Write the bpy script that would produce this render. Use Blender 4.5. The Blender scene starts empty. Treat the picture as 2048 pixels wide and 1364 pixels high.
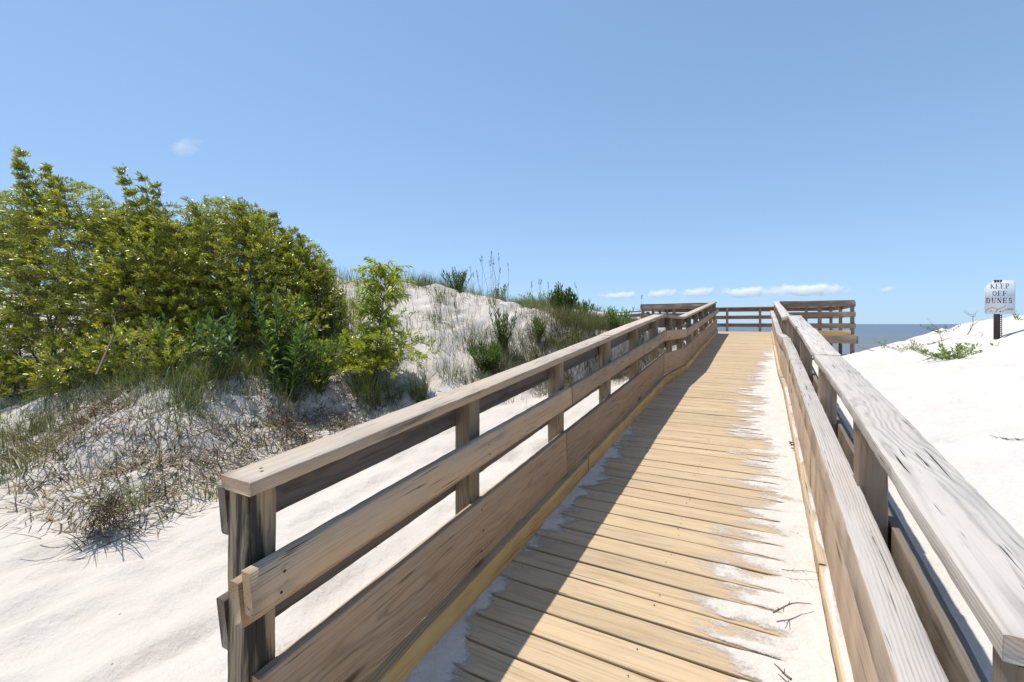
import bpy, math, random
import numpy as np
from mathutils import Vector

# ------------------------------------------------------------------ terrain
RNG = np.random.default_rng(7)
_TAB = np.random.default_rng(3).random((256, 256))

def vnoise(x, y, seed=0):
    x = np.asarray(x, float) + seed * 17.31
    y = np.asarray(y, float) + seed * 9.77
    xi = np.floor(x).astype(int); yi = np.floor(y).astype(int)
    fx = x - xi; fy = y - yi
    fx = fx * fx * fx * (fx * (fx * 6 - 15) + 10); fy = fy * fy * fy * (fy * (fy * 6 - 15) + 10)
    a = _TAB[xi % 256, yi % 256]; b = _TAB[(xi + 1) % 256, yi % 256]
    c = _TAB[xi % 256, (yi + 1) % 256]; d = _TAB[(xi + 1) % 256, (yi + 1) % 256]
    return (a * (1 - fx) + b * fx) * (1 - fy) + (c * (1 - fx) + d * fx) * fy - 0.5

def fbm(x, y, seed=0, octaves=3):
    s = 0; a = 1.0
    for i in range(octaves):
        s = s + a * vnoise(x * 2 ** i, y * 2 ** i, seed + i); a *= 0.5
    return s

def S(t):
    t = np.clip(t, 0, 1); return t * t * (3 - 2 * t)

SL = 0.0945
def deck(y):                      # height of the walkway surface along its length
    return np.interp(y, [-2, 0, 6.65, 8.7, 15.4, 40], [-2 * SL, 0, 6.65 * SL, 6.65 * SL, 1.19, 1.19])

_TY = [-3, 1.7, 2.3, 3.1, 4.0, 5.0, 6.2, 8.0, 9.5, 12, 20, 60]
_TX = [-3.9, -3.95, -4.1, -4.55, -4.8, -4.5, -3.75, -3.0, -2.4, -2.25, -2.3, -2.5]
def ground(x, y):
    x = np.asarray(x, float); y = np.asarray(y, float)
    # ---- left side: flat sand strip, vegetated bank, dune
    g0 = -0.12 + 0.055 * np.clip(y, -4, 18)
    wob = 0.35 * fbm(x * 0.9, y * 0.9, 5)
    d1 = np.interp(y, _TY, _TX) - x + wob
    d2 = y - (1.42 + 0.03 * (x + 4.5)) + wob
    k = 0.35
    hm = np.clip(0.5 + 0.5 * (d2 - d1) / k, 0, 1)
    d = d2 * (1 - hm) + d1 * hm - k * hm * (1 - hm)
    lump0 = 0.14 * fbm(x * 1.6, y * 1.6, 11, 2); lump = lump0 + 0.055 * fbm(x * 6.5, y * 6.5, 14, 3)
    rb = (0.70 + lump) * S(d / 1.6) + 1.85 * S((d - 2.2) / 5.0)
    ridge = np.interp(y, [6, 9, 11, 12.5, 14, 20, 26, 34], [2.66, 2.52, 2.22, 2.06, 2.12, 2.2, 1.6, 0.2]) - g0
    t = np.clip(d / 5.8, 0, 1)
    rd = ridge * (0.45 * S(t) + 0.55 * (1 - (1 - t) ** 1.5))
    scarp = (0.42 * S(d / 0.45) + 0.58 * (0.4 * S(t) + 0.6 * (1 - (1 - t) ** 1.5))) * ridge
    ws = S((y - 7.5) / 2.0)
    rd = rd * (1 - ws) + scarp * ws
    rd = rd - 0.12 * np.clip(d - 6.0, 0, 12) + 0.8 * lump0 * S(d / 0.6)
    wy = S((y - 3.8) / 2.4)
    left = g0 + np.where(d > 0, rb * (1 - wy) + rd * wy, 0)
    # ---- right side: drift rising from the rail to a crest
    br = np.interp(y, [-4, 0, 2.5, 5, 7.5, 10, 14, 18, 24], [-0.45, -0.34, -0.10, 0.20, 0.50, 0.60, 0.42, 0.30, -0.8])
    A = np.interp(y, [-4, 1, 4, 9.2, 11.5, 14, 18, 24], [0.30, 0.40, 0.62, 1.0, 1.26, 0.92, 0.38, 0.1])
    xr = np.clip(x - 0.42, 0, 9)
    wr = S((y - 5.0) / 4.5)
    rise = A * (1 - np.exp(-xr / 1.5)) * (1 - wr) + A * 0.86 * S(xr / 3.7) * wr
    right = br + rise + 0.05 * fbm(x * 0.8, y * 0.8, 21) * S(xr)
    w = S((x + 1.35) / 1.7)
    z = left * (1 - w) + right * w
    # under the walkway the sand keeps clear of the deck
    under = S((x + 1.55) / 0.2) * S((0.42 - x) / 0.12) * S((y + 0.6) / 0.6) * S((20.3 - y) / 0.5)
    z = np.where(under > 0, z * (1 - under) + np.minimum(z, deck(y) - 0.16) * under, z)
    # under the platform wings
    plat = S((y - 15.6) / 0.6) * S((21.5 - y) / 1.0) * S((x + 4.4) / 0.6) * S((3.2 - x) / 0.5)
    z = z * (1 - plat) + np.minimum(z, 0.52) * plat
    # ---- beach beyond, down to the sea
    beach = np.interp(y, [17, 19, 24, 32, 60, 75, 140], [0.9, 0.45, -0.75, -1.35, -1.95, -2.6, -6])
    wb = S((y - 19.5) / 5.0)
    near = z
    far_left = S((-2.0 - x) / 1.5) * S((34 - y) / 6.0)
    z = near * (1 - wb * (1 - far_left)) + beach * wb * (1 - far_left)
    z = np.where(y > 30, np.minimum(z, np.maximum(beach, z * 0.4)), z)
    z = np.where(y > 40, beach, z)
    # ---- surface relief: wind ripples and old footprints
    f = S((30 - y) / 6.0)
    rip = 0.085 * vnoise(x * 5.6, y * 2.1 + 0.25 * x, 31) + 0.016 * fbm(x * 11, y * 5, 41, 2) + 0.02 * fbm(x * 1.6, y * 1.6, 45, 2)
    foot = np.clip(vnoise(x * 5.2, y * 3.1, 51) - 0.20, 0, 0.14) * 0.26 + np.clip(vnoise(x * 3.1 + y, y * 5.0, 57) - 0.24, 0, 0.12) * 0.28
    z = z + f * (rip - foot)
    return z

CAM_H = 1.486
FPX, YAW = 910.0, math.atan(499 / 910.0)

# ------------------------------------------------------------------ scene helpers
SCN = bpy.context.scene
COL = SCN.collection
R = random.Random(11)

def link(o, parent=None):
    COL.objects.link(o)
    if parent is not None:
        o.parent = parent
    return o

def tag(o, label=None, cat=None, group=None, kind=None):
    if label: o['label'] = label
    if cat: o['category'] = cat
    if group: o['group'] = group
    if kind: o['kind'] = kind
    return o

def thing(name, label, cat, loc, group=None):
    o = bpy.data.objects.new(name, None)
    o.empty_display_size = 0.2
    o.location = loc
    link(o)
    return tag(o, label, cat, group)

def mesh_np(name, V, faces, mats, attrs=None, smooth=False, mat_idx=None):
    """faces: list of (n,k) int arrays."""
    me = bpy.data.meshes.new(name)
    V = np.asarray(V, np.float32)
    loops = np.concatenate([f.reshape(-1) for f in faces]).astype(np.int32)
    sizes = np.concatenate([np.full(len(f), f.shape[1], np.int32) for f in faces])
    starts = np.concatenate([[0], np.cumsum(sizes)[:-1]]).astype(np.int32)
    me.vertices.add(len(V)); me.vertices.foreach_set('co', V.reshape(-1))
    me.loops.add(len(loops)); me.loops.foreach_set('vertex_index', loops)
    me.polygons.add(len(sizes)); me.polygons.foreach_set('loop_start', starts)
    if mat_idx is not None:
        me.polygons.foreach_set('material_index', np.asarray(mat_idx, np.int32))
    me.update(calc_edges=True)
    if smooth:
        me.polygons.foreach_set('use_smooth', np.ones(len(sizes), bool))
    for k, (typ, arr) in (attrs or {}).items():
        a = me.attributes.new(k, typ, 'POINT')
        arr = np.asarray(arr, np.float32)
        if typ == 'FLOAT_VECTOR': a.data.foreach_set('vector', arr.reshape(-1))
        elif typ == 'FLOAT_COLOR': a.data.foreach_set('color', arr.reshape(-1))
        else: a.data.foreach_set('value', arr.reshape(-1))
    me.validate()
    for m in (mats if isinstance(mats, (list, tuple)) else [mats]):
        me.materials.append(m)
    return me

def obj_np(name, V, faces, mats, parent=None, loc=None, **kw):
    V = np.asarray(V, float)
    if loc is None and parent is not None:
        q = parent
        while q is not None:
            V = V - np.array(q.location); q = q.parent
    elif loc is not None:
        V = V - np.array(loc)
    o = bpy.data.objects.new(name, mesh_np(name, V, faces, mats, **kw))
    if parent is None and loc is not None:
        o.location = loc
    return link(o, parent)

# ------------------------------------------------------------------ materials
def nt(name):
    m = bpy.data.materials.new(name); m.use_nodes = True
    t = m.node_tree
    for n in list(t.nodes): t.nodes.remove(n)
    return m, t

class G:
    """small node-graph helper"""
    def __init__(s, t): s.t = t
    def n(s, typ, **kw):
        x = s.t.nodes.new(typ)
        for k, v in kw.items(): setattr(x, k, v)
        return x
    def _set(s, sock, v):
        if hasattr(v, 'links') or hasattr(v, 'is_linked'): s.t.links.new(v, sock)
        else: sock.default_value = v
    def math(s, op, a, b=0.0, c=0.0, clamp=False):
        x = s.n('ShaderNodeMath', operation=op); x.use_clamp = clamp
        s._set(x.inputs[0], a); s._set(x.inputs[1], b); s._set(x.inputs[2], c)
        return x.outputs[0]
    def vmath(s, op, a, b=(0, 0, 0)):
        x = s.n('ShaderNodeVectorMath', operation=op)
        s._set(x.inputs[0], a); s._set(x.inputs[1], b)
        return x.outputs['Value'] if op in ('LENGTH', 'DOT_PRODUCT', 'DISTANCE') else x.outputs[0]
    def mix(s, f, a, b, blend='MIX'):
        x = s.n('ShaderNodeMix', data_type='RGBA', blend_type=blend); x.clamp_factor = True
        s._set(x.inputs[0], f)
        for sock, v in ((x.inputs[6], a), (x.inputs[7], b)):
            s._set(sock, (*v, 1.0) if isinstance(v, tuple) and len(v) == 3 else v)
        return x.outputs[2]
    def noise(s, vec, scale=1.0, detail=3.0, rough=0.5, dist=0.0):
        x = s.n('ShaderNodeTexNoise'); s._set(x.inputs['Vector'], vec)
        x.inputs['Scale'].default_value = scale; x.inputs['Detail'].default_value = detail
        x.inputs['Roughness'].default_value = rough; x.inputs['Distortion'].default_value = dist
        return x.outputs['Fac']
    def ramp(s, f, stops):
        x = s.n('ShaderNodeValToRGB'); s._set(x.inputs[0], f)
        e = x.color_ramp.elements
        while len(e) < len(stops): e.new(0.5)
        for el, (p, c) in zip(e, stops):
            el.position = p; el.color = (*c, 1.0) if len(c) == 3 else c
        return x.outputs[0]
    def rng(s, v, a, b, c=0.0, d=1.0):
        x = s.n('ShaderNodeMapRange', interpolation_type='SMOOTHSTEP')
        s._set(x.inputs[0], v)
        for i, q in enumerate((a, b, c, d)): x.inputs[i + 1].default_value = q
        return x.outputs[0]

def srgb(r, g, b):
    f = lambda c: ((c / 255 + 0.055) / 1.055) ** 2.4 if c / 255 > 0.04045 else c / 255 / 12.92
    return (f(r), f(g), f(b))

def wood(name, early, late, grey, top_grey=0.0, side_grey=0.2, period=0.009, crack=0.5, ring=0.6,
         stain=0.5, stain_col=(0.03, 0.028, 0.025), rough=0.75, knots=1.0, bump=0.25, wavy=0.04, stain_lo=0.56, gdark=0.45):
    m, t = nt(name); g = G(t)
    gc = g.n('ShaderNodeAttribute', attribute_name='gc').outputs['Vector']
    tint = g.n('ShaderNodeAttribute', attribute_name='tint').outputs['Fac']
    sep = g.n('ShaderNodeSeparateXYZ'); t.links.new(gc, sep.inputs[0])
    x, y, z = sep.outputs
    low = g.noise(g.vmath('MULTIPLY', gc, (0.9, 5, 5)), 1.0, 3.0)
    wav = g.math('MULTIPLY', g.math('SUBTRACT', low, 0.5), wavy)
    # knots
    vor = g.n('ShaderNodeTexVoronoi', feature='F1'); vor.inputs['Scale'].default_value = 1.0
    cv = g.n('ShaderNodeCombineXYZ')
    t.links.new(g.math('MULTIPLY', x, 1.15), cv.inputs[0]); t.links.new(g.math('MULTIPLY', y, 6.5), cv.inputs[1])
    t.links.new(cv.outputs[0], vor.inputs['Vector'])
    kd = vor.outputs['Distance']
    csep = g.n('ShaderNodeSeparateColor'); t.links.new(vor.outputs['Color'], csep.inputs[0])
    has = g.math('GREATER_THAN', csep.outputs[0], 0.45)
    kin = g.math('MULTIPLY', g.rng(kd, 0.16, 0.045, 0, 1), has)
    kbend = g.math('MULTIPLY', g.math('MULTIPLY', g.rng(kd, 0.55, 0.05, 0, 1), has), 0.022 * knots)
    yy = g.math('POWER', y, 2.0); zz = g.math('POWER', z, 2.0)
    r = g.math('SQRT', g.math('ADD', yy, zz))
    r = g.math('ADD', g.math('ADD', r, wav), kbend)
    ph = g.math('MULTIPLY', r, 2 * math.pi / period)
    jit = g.math('MULTIPLY', g.noise(g.vmath('MULTIPLY', gc, (2, 30, 30)), 1.0, 2.0), 3.5)
    s = g.math('ADD', g.math('MULTIPLY', g.math('SINE', g.math('ADD', ph, jit)), 0.5), 0.5)
    s = g.math('POWER', s, 2.2)
    fib = g.noise(g.vmath('MULTIPLY', gc, (5, 260, 260)), 1.0, 3.0, 0.65)
    fib2 = g.noise(g.vmath('MULTIPLY', gc, (1.6, 60, 60)), 1.0, 3.0, 0.6)
    fade = g.rng(g.noise(g.vmath('MULTIPLY', gc, (0.8, 11, 11)), 1.0, 3.0, 0.6), 0.34, 0.62, 0.25, 1.0)
    s = g.math('MULTIPLY', s, fade)
    f = g.math('ADD', g.math('MULTIPLY', s, ring), g.math('MULTIPLY', g.math('SUBTRACT', fib, 0.5), 1.0))
    f = g.math('ADD', f, g.math('MULTIPLY', g.math('SUBTRACT', fib2, 0.5), 0.7), clamp=True)
    col = g.mix(f, early, late)
    blo = g.noise(g.vmath('MULTIPLY', gc, (2.2, 16, 16)), 1.0, 5.0, 0.62)
    col = g.mix(g.math('MULTIPLY', g.rng(blo, 0.42, 0.68), 0.42), col, tuple(v * 0.60 for v in early))
    # weathered silver-grey: patchy, more on the upward faces where rain and sun work
    geo = g.n('ShaderNodeNewGeometry')
    ns = g.n('ShaderNodeSeparateXYZ'); t.links.new(geo.outputs['True Normal'], ns.inputs[0])
    up = g.rng(ns.outputs[2], 0.45, 0.85, 0, 1)
    patch = g.noise(g.vmath('MULTIPLY', gc, (1.1, 9, 9)), 1.0, 4.0, 0.6)
    gsel = g.math('ADD', g.math('MULTIPLY', up, top_grey - side_grey), side_grey)
    gsel = g.math('ADD', gsel, g.math('MULTIPLY', g.math('SUBTRACT', patch, 0.5), 1.1), clamp=True)
    gcol = g.mix(f, grey, tuple(c * gdark for c in grey))
    col = g.mix(gsel, col, gcol)
    # damp / mould streaks
    st = g.noise(g.vmath('MULTIPLY', gc, (1.8, 22, 22)), 1.0, 5.0, 0.65)
    col = g.mix(g.math('MULTIPLY', g.rng(st, stain_lo, stain_lo + 0.16), stain), col, stain_col)
    col = g.mix(g.math('MULTIPLY', kin, 0.8 * min(1, knots)), col, tuple(c * 0.22 for c in late))
    # drying checks
    ck = g.noise(g.vmath('MULTIPLY', gc, (3.2, 130, 130)), 1.0, 2.0, 0.5)
    ckm = g.noise(g.vmath('MULTIPLY', gc, (1.5, 14, 14)), 1.0, 1.0)
    cm = g.math('MULTIPLY', g.rng(ck, 0.635, 0.70), g.rng(ckm, 0.44, 0.56))
    col = g.mix(g.math('MULTIPLY', cm, crack), col, (0.02, 0.017, 0.015))
    col = g.mix(1.0, col, g.vmath('MULTIPLY', (1, 1, 1), (1, 1, 1)), 'MULTIPLY') if False else col
    tc = g.n('ShaderNodeCombineXYZ')
    for i in range(3): t.links.new(tint, tc.inputs[i])
    col = g.mix(1.0, col, tc.outputs[0], 'MULTIPLY')
    b = g.n('ShaderNodeBsdfPrincipled')
    t.links.new(col, b.inputs['Base Color'])
    b.inputs['Roughness'].default_value = rough
    b.inputs['Specular IOR Level'].default_value = 0.25
    bp = g.n('ShaderNodeBump'); bp.inputs['Strength'].default_value = bump; bp.inputs['Distance'].default_value = 0.004
    hgt = g.math('SUBTRACT', g.math('ADD', g.math('MULTIPLY', fib, 0.6), g.math('MULTIPLY', s, -0.35)), g.math('MULTIPLY', cm, 1.5))
    t.links.new(hgt, bp.inputs['Height']); t.links.new(bp.outputs[0], b.inputs['Normal'])
    o = g.n('ShaderNodeOutputMaterial'); t.links.new(b.outputs[0], o.inputs[0])
    return m

def plain(name, col, rough=0.7, metal=0.0, vary=0.0, scale=20.0, spec=0.3):
    m, t = nt(name); g = G(t)
    b = g.n('ShaderNodeBsdfPrincipled')
    tc = g.n('ShaderNodeTexCoord').outputs['Object']
    n = g.noise(tc, scale, 4.0, 0.6)
    c = g.mix(n, tuple(v * (1 - vary) for v in col), tuple(min(1, v * (1 + vary)) for v in col))
    t.links.new(c, b.inputs['Base Color'])
    b.inputs['Roughness'].default_value = rough; b.inputs['Metallic'].default_value = metal
    b.inputs['Specular IOR Level'].default_value = spec
    o = g.n('ShaderNodeOutputMaterial'); t.links.new(b.outputs[0], o.inputs[0])
    return m

def leafmat(name, rough=0.38, trans=0.45, spec=0.5, tcol=(1.0, 1.05, 0.35)):
    """colour comes from the mesh's own per-leaf 'col' attribute"""
    m, t = nt(name); g = G(t)
    a = g.n('ShaderNodeAttribute', attribute_name='col').outputs['Color']
    b = g.n('ShaderNodeBsdfPrincipled'); t.links.new(a, b.inputs['Base Color'])
    b.inputs['Roughness'].default_value = rough; b.inputs['Specular IOR Level'].default_value = spec
    tr = g.n('ShaderNodeBsdfTranslucent')
    t.links.new(g.mix(1.0, a, tcol, 'MULTIPLY'), tr.inputs['Color'])
    mx = g.n('ShaderNodeMixShader'); mx.inputs[0].default_value = trans
    t.links.new(b.outputs[0], mx.inputs[1]); t.links.new(tr.outputs[0], mx.inputs[2])
    o = g.n('ShaderNodeOutputMaterial'); t.links.new(mx.outputs[0], o.inputs[0])
    return m

def sandmat(name, speck=1.0, thin=False):
    m, t = nt(name); g = G(t)
    p = g.n('ShaderNodeNewGeometry').outputs['Position']
    n1 = g.noise(p, 0.7, 4.0, 0.6); n2 = g.noise(p, 9.0, 4.0, 0.6); n3 = g.noise(p, 260.0, 2.0, 0.6)
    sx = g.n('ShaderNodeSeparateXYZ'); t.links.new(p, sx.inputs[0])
    sunny_right = g.rng(g.math('ADD', sx.outputs[0], g.math('MULTIPLY', n1, 1.5)), -1.6, 1.2)      # right side whiter: the stronger sunlight there is put into the sand colour
    c = g.mix(sunny_right, g.mix(n1, (0.59, 0.52, 0.455), (0.65, 0.59, 0.525)), g.mix(n1, (0.61, 0.565, 0.515), (0.67, 0.63, 0.585)))
    c = g.mix(g.math('MULTIPLY', g.rng(n2, 0.45, 0.75), 0.35), c, (0.60, 0.53, 0.46))
    c = g.mix(g.math('MULTIPLY', g.rng(n3, 0.42, 0.75), 0.30), c, (0.42, 0.36, 0.30))
    # scattered crumbs of dead leaf and shell
    v = g.n('ShaderNodeTexVoronoi', feature='F1'); t.links.new(p, v.inputs['Vector']); v.inputs['Scale'].default_value = 11.0
    cs = g.n('ShaderNodeSeparateColor'); t.links.new(v.outputs['Color'], cs.inputs[0])
    cr = g.math('MULTIPLY', g.rng(v.outputs['Distance'], 0.075, 0.05), g.math('GREATER_THAN', cs.outputs[0], 0.80))
    c = g.mix(g.math('MULTIPLY', cr, 0.75 * speck), c, (0.10, 0.065, 0.04))
    b = g.n('ShaderNodeBsdfPrincipled'); t.links.new(c, b.inputs['Base Color'])
    b.inputs['Roughness'].default_value = 0.95; b.inputs['Specular IOR Level'].default_value = 0.1
    w = g.n('ShaderNodeBump'); w.inputs['Strength'].default_value = 0.8; w.inputs['Distance'].default_value = 0.025
    hh = g.math('ADD', g.math('MULTIPLY', g.noise(p, 14.0, 5.0, 0.6), 1.0), g.math('MULTIPLY', n3, 0.10))
    t.links.new(hh, w.inputs['Height']); t.links.new(w.outputs[0], b.inputs['Normal'])
    o = g.n('ShaderNodeOutputMaterial')
    if thin:      # a dusting only grains thick: coverage breaks up between the grains
        cv = g.n('ShaderNodeAttribute', attribute_name='cover').outputs['Fac']
        gr = g.noise(p, 420.0, 2.0, 0.7); md = g.noise(p, 55.0, 3.0, 0.65)
        k = g.math('ADD', cv, g.math('ADD', g.math('MULTIPLY', g.math('SUBTRACT', gr, 0.5), 0.55), g.math('MULTIPLY', g.math('SUBTRACT', md, 0.5), 0.55)))
        tr = g.n('ShaderNodeBsdfTransparent'); mx = g.n('ShaderNodeMixShader')
        t.links.new(g.rng(k, 0.22, 0.80), mx.inputs[0]); t.links.new(tr.outputs[0], mx.inputs[1]); t.links.new(b.outputs[0], mx.inputs[2])
        t.links.new(mx.outputs[0], o.inputs[0])
    else:
        t.links.new(b.outputs[0], o.inputs[0])
    return m

M = {}
M['cap_left'] = wood('weathered_cap_wood', (0.56, 0.41, 0.27), (0.27, 0.175, 0.105), (0.575, 0.48, 0.385), top_grey=0.85, side_grey=0.15, period=0.006, crack=1.0, ring=0.45)
M['kick'] = wood('figured_kick_wood', (0.52, 0.36, 0.22), (0.20, 0.12, 0.07), (0.45, 0.345, 0.245), top_grey=0.5, side_grey=0.40, period=0.014, crack=0.8, ring=0.55, wavy=0.13, stain=0.45, stain_col=(0.13, 0.09, 0.065))
M['rail_left'] = wood('brown_rail_wood', (0.55, 0.385, 0.235), (0.24, 0.15, 0.085), (0.46, 0.365, 0.265), top_grey=0.5, side_grey=0.36, period=0.007, crack=1.0, ring=0.42, wavy=0.045, stain=0.35, stain_col=(0.13, 0.095, 0.07))
M['rail_dark'] = wood('dark_outer_wood', (0.22, 0.17, 0.13), (0.10, 0.077, 0.06), (0.20, 0.17, 0.14), top_grey=0.6, side_grey=0.5, period=0.010, crack=0.7, stain=0.6)
M['post'] = wood('old_post_wood', (0.35, 0.26, 0.15), (0.135, 0.092, 0.05), (0.26, 0.215, 0.165), top_grey=0.5, side_grey=0.42, period=0.007, crack=1.0, ring=0.55, stain=0.85, stain_col=(0.045, 0.04, 0.034), bump=0.6)
M['post_old'] = wood('mouldy_post_wood', (0.40, 0.29, 0.155), (0.13, 0.09, 0.05), (0.31, 0.265, 0.215), top_grey=0.5, side_grey=0.35, period=0.007, crack=1.0, ring=0.6, stain=0.95, stain_lo=0.44, stain_col=(0.03, 0.027, 0.024), bump=0.9)
M['cap_right'] = wood('silver_cap_wood', (0.58, 0.485, 0.39), (0.32, 0.245, 0.18), (0.575, 0.515, 0.455), top_grey=0.9, side_grey=0.7, period=0.0080, crack=1.0, ring=0.6, stain=0.16, wavy=0.05, gdark=0.50)
M['rail_right'] = wood('tan_rail_wood', (0.64, 0.47, 0.325), (0.37, 0.245, 0.15), (0.60, 0.54, 0.49), top_grey=1.0, side_grey=0.05, period=0.0085, crack=0.8, ring=0.5, stain=0.1)
M['curb'] = wood('yellow_new_wood', (0.80, 0.54, 0.22), (0.46, 0.26, 0.085), (0.30, 0.25, 0.20), top_grey=0.55, side_grey=0.0, period=0.010, crack=0.5, ring=0.7, stain=0.3, stain_col=(0.12, 0.07, 0.03))
M['curb_tan'] = wood('tan_curb_wood', (0.62, 0.45, 0.28), (0.38, 0.25, 0.13), (0.50, 0.42, 0.33), top_grey=0.4, side_grey=0.1, period=0.009, crack=0.6, ring=0.55, stain=0.2, stain_col=(0.25, 0.16, 0.08))
M['deck'] = wood('golden_deck_wood', (0.585, 0.435, 0.265), (0.43, 0.295, 0.155), (0.53, 0.42, 0.305), top_grey=0.25, side_grey=0.1, period=0.012, crack=0.6, ring=0.5, stain=0.35, stain_lo=0.52, stain_col=(0.33, 0.225, 0.12), knots=0.8, bump=0.15)
M['plat'] = wood('platform_wood', (0.34, 0.24, 0.165), (0.15, 0.10, 0.068), (0.28, 0.225, 0.18), top_grey=0.55, side_grey=0.35, period=0.010, crack=0.7, stain=0.4)
M['plat_red'] = wood('reddish_platform_wood', (0.30, 0.175, 0.105), (0.14, 0.075, 0.045), (0.24, 0.18, 0.15), top_grey=0.4, side_grey=0.1, period=0.010, stain=0.3)
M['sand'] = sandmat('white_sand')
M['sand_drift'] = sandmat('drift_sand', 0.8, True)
M['screw'] = plain('dark_screw_steel', (0.05, 0.04, 0.035), 0.5, 0.6)

# ------------------------------------------------------------------ boards
class Boards:
    """collects lengths of sawn timber into one mesh with 3-D grain coordinates"""
    def __init__(s): s.V = []; s.F4 = []; s.EC = []; s.gc = []; s.tint = []; s.n = 0; s.extra = []
    def add(s, p0, p1, w, h, up=(0, 0, 1), step=0.12, bow=0.004, rad=0.004, rough=0.0012, tint=None, seed=None, chips=0.0):
        rr = np.random.default_rng(seed if seed is not None else R.randrange(1 << 30))
        p0 = np.array(p0, float); p1 = np.array(p1, float)
        ax = p1 - p0; L = np.linalg.norm(ax); ax /= L
        sd = np.cross(ax, np.array(up, float)); sd /= np.linalg.norm(sd)
        un = np.cross(sd, ax)
        n = max(2, int(L / step) + 1)
        a, b = w / 2, h / 2
        sec = []
        for cx, cy, ang in ((1, 1, 0), (-1, 1, 90), (-1, -1, 180), (1, -1, 270)):
            for q in (0, 45, 90):
                th = math.radians(ang + q)
                sec.append((cx * (a - rad) + rad * math.cos(th), cy * (b - rad) + rad * math.sin(th)))
        sec = np.array(sec); k = len(sec)
        corner = np.array([0.5, 1, 0.5] * 4)
        t = np.linspace(0, 1, n)
        offs = np.stack([rr.normal(0, bow), rr.normal(0, bow)] * 1)
        bend = np.sin(np.pi * t)[:, None] * offs[None, :] + np.sin(2 * np.pi * t)[:, None] * rr.normal(0, bow * 0.5, 2)[None, :]
        tw = rr.normal(0, bow * 2) * (t - 0.5)
        Y = sec[None, :, 0] + bend[:, 0:1] + rr.normal(0, rough, (n, k)) - tw[:, None] * sec[None, :, 1]
        Z = sec[None, :, 1] + bend[:, 1:2] + rr.normal(0, rough, (n, k)) + tw[:, None] * sec[None, :, 0]
        if chips > 0:
            c = np.clip(rr.normal(-0.6, 1, (n, k)), 0, 2) * corner[None, :] * chips
            Y -= np.sign(sec[None, :, 0]) * c; Z -= np.sign(sec[None, :, 1]) * c * 0.7
        X = np.repeat((t * L)[:, None], k, 1)
        X[0] += rr.normal(0, rough, k); X[-1] += rr.normal(0, rough, k)
        P = p0 + X[..., None] * ax + Y[..., None] * sd + Z[..., None] * un
        i0 = s.n
        s.V.append(P.reshape(-1, 3))
        # log coordinates: pith offset so faces show cathedral arches
        ac, de = (Y, Z) if w >= h else (Z, Y)
        xo = rr.uniform(0, 40)
        tilt = rr.uniform(-0.018, 0.018)
        gy = ac + rr.normal(0, 0.035) + 0.006 * X
        gz = de - rr.uniform(0.03, 0.13) + tilt * (X - L / 2)
        s.gc.append(np.stack([X + xo, gy, gz], -1).reshape(-1, 3))
        s.tint.append(np.full(n * k, tint if tint is not None else rr.uniform(0.80, 1.12)))
        ii = np.arange(n - 1)[:, None] * k + np.arange(k)[None, :]
        jj = np.arange(n - 1)[:, None] * k + (np.arange(k)[None, :] + 1) % k
        s.F4.append((np.stack([ii, jj, jj + k, ii + k], -1) + i0).reshape(-1, 4)[:, ::-1])
        s.EC.append((np.arange(k) + i0)[None, :])
        s.EC.append((np.arange(k)[::-1] + i0 + (n - 1) * k)[None, :])
        s.n += n * k
        return s
    def disc(s, c, r, nrm=(0, 0, 1)):
        s.extra.append((np.array(c, float), r, np.array(nrm, float)))
    def build(s, name, mat, parent=None, loc=None):
        V = np.concatenate(s.V); F4 = np.concatenate(s.F4); EC = np.concatenate(s.EC)
        gc = np.concatenate(s.gc); ti = np.concatenate(s.tint)
        faces = [F4[:, ::-1], EC]; mi = np.zeros(len(F4) + len(EC), int); mats = [mat]
        # outward winding
        if s.extra:
            ev = []; ef = []
            for c, r, nr in s.extra:
                nr = nr / np.linalg.norm(nr)
                u = np.cross(nr, (1, 0, 0.01)); u /= np.linalg.norm(u); v = np.cross(nr, u)
                b = len(V) + len(ev)
                for q in range(7):
                    ev.append(c + r * (u * math.cos(q * 2 * math.pi / 7) + v * math.sin(q * 2 * math.pi / 7)))
                ef.append([b + q for q in range(7)])
            V = np.concatenate([V, np.array(ev)])
            gc = np.concatenate([gc, np.zeros((len(ev), 3))]); ti = np.concatenate([ti, np.ones(len(ev))])
            faces.append(np.array(ef)); mi = np.concatenate([mi, np.ones(len(ef), int)]); mats = [mat, M['screw']]
        return obj_np(name, V, faces, mats, parent, loc, mat_idx=mi,
                      attrs={'gc': ('FLOAT_VECTOR', gc), 'tint': ('FLOAT', ti)})

def tubes(paths, radii, sides=4):
    """paths: list of (n,3); radii: list of (n,) -> V, F"""
    V = []; F = []; n0 = 0
    for P, rr in zip(paths, radii):
        P = np.asarray(P, float); n = len(P)
        T = np.gradient(P, axis=0); T /= np.linalg.norm(T, axis=1)[:, None] + 1e-9
        ref = np.where(np.abs(T[:, 2:3]) > 0.9, np.array([[1.0, 0, 0]]), np.array([[0, 0, 1.0]]))
        U = np.cross(T, ref); U /= np.linalg.norm(U, axis=1)[:, None] + 1e-9
        W = np.cross(T, U)
        th = np.arange(sides) * 2 * np.pi / sides
        ring = P[:, None, :] + np.asarray(rr)[:, None, None] * (np.cos(th)[None, :, None] * U[:, None, :] + np.sin(th)[None, :, None] * W[:, None, :])
        V.append(ring.reshape(-1, 3))
        ii = np.arange(n - 1)[:, None] * sides + np.arange(sides)[None, :]
        jj = np.arange(n - 1)[:, None] * sides + (np.arange(sides)[None, :] + 1) % sides
        F.append((np.stack([ii, jj, jj + sides, ii + sides], -1) + n0).reshape(-1, 4))
        n0 += n * sides
    return np.concatenate(V), np.concatenate(F)

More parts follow.
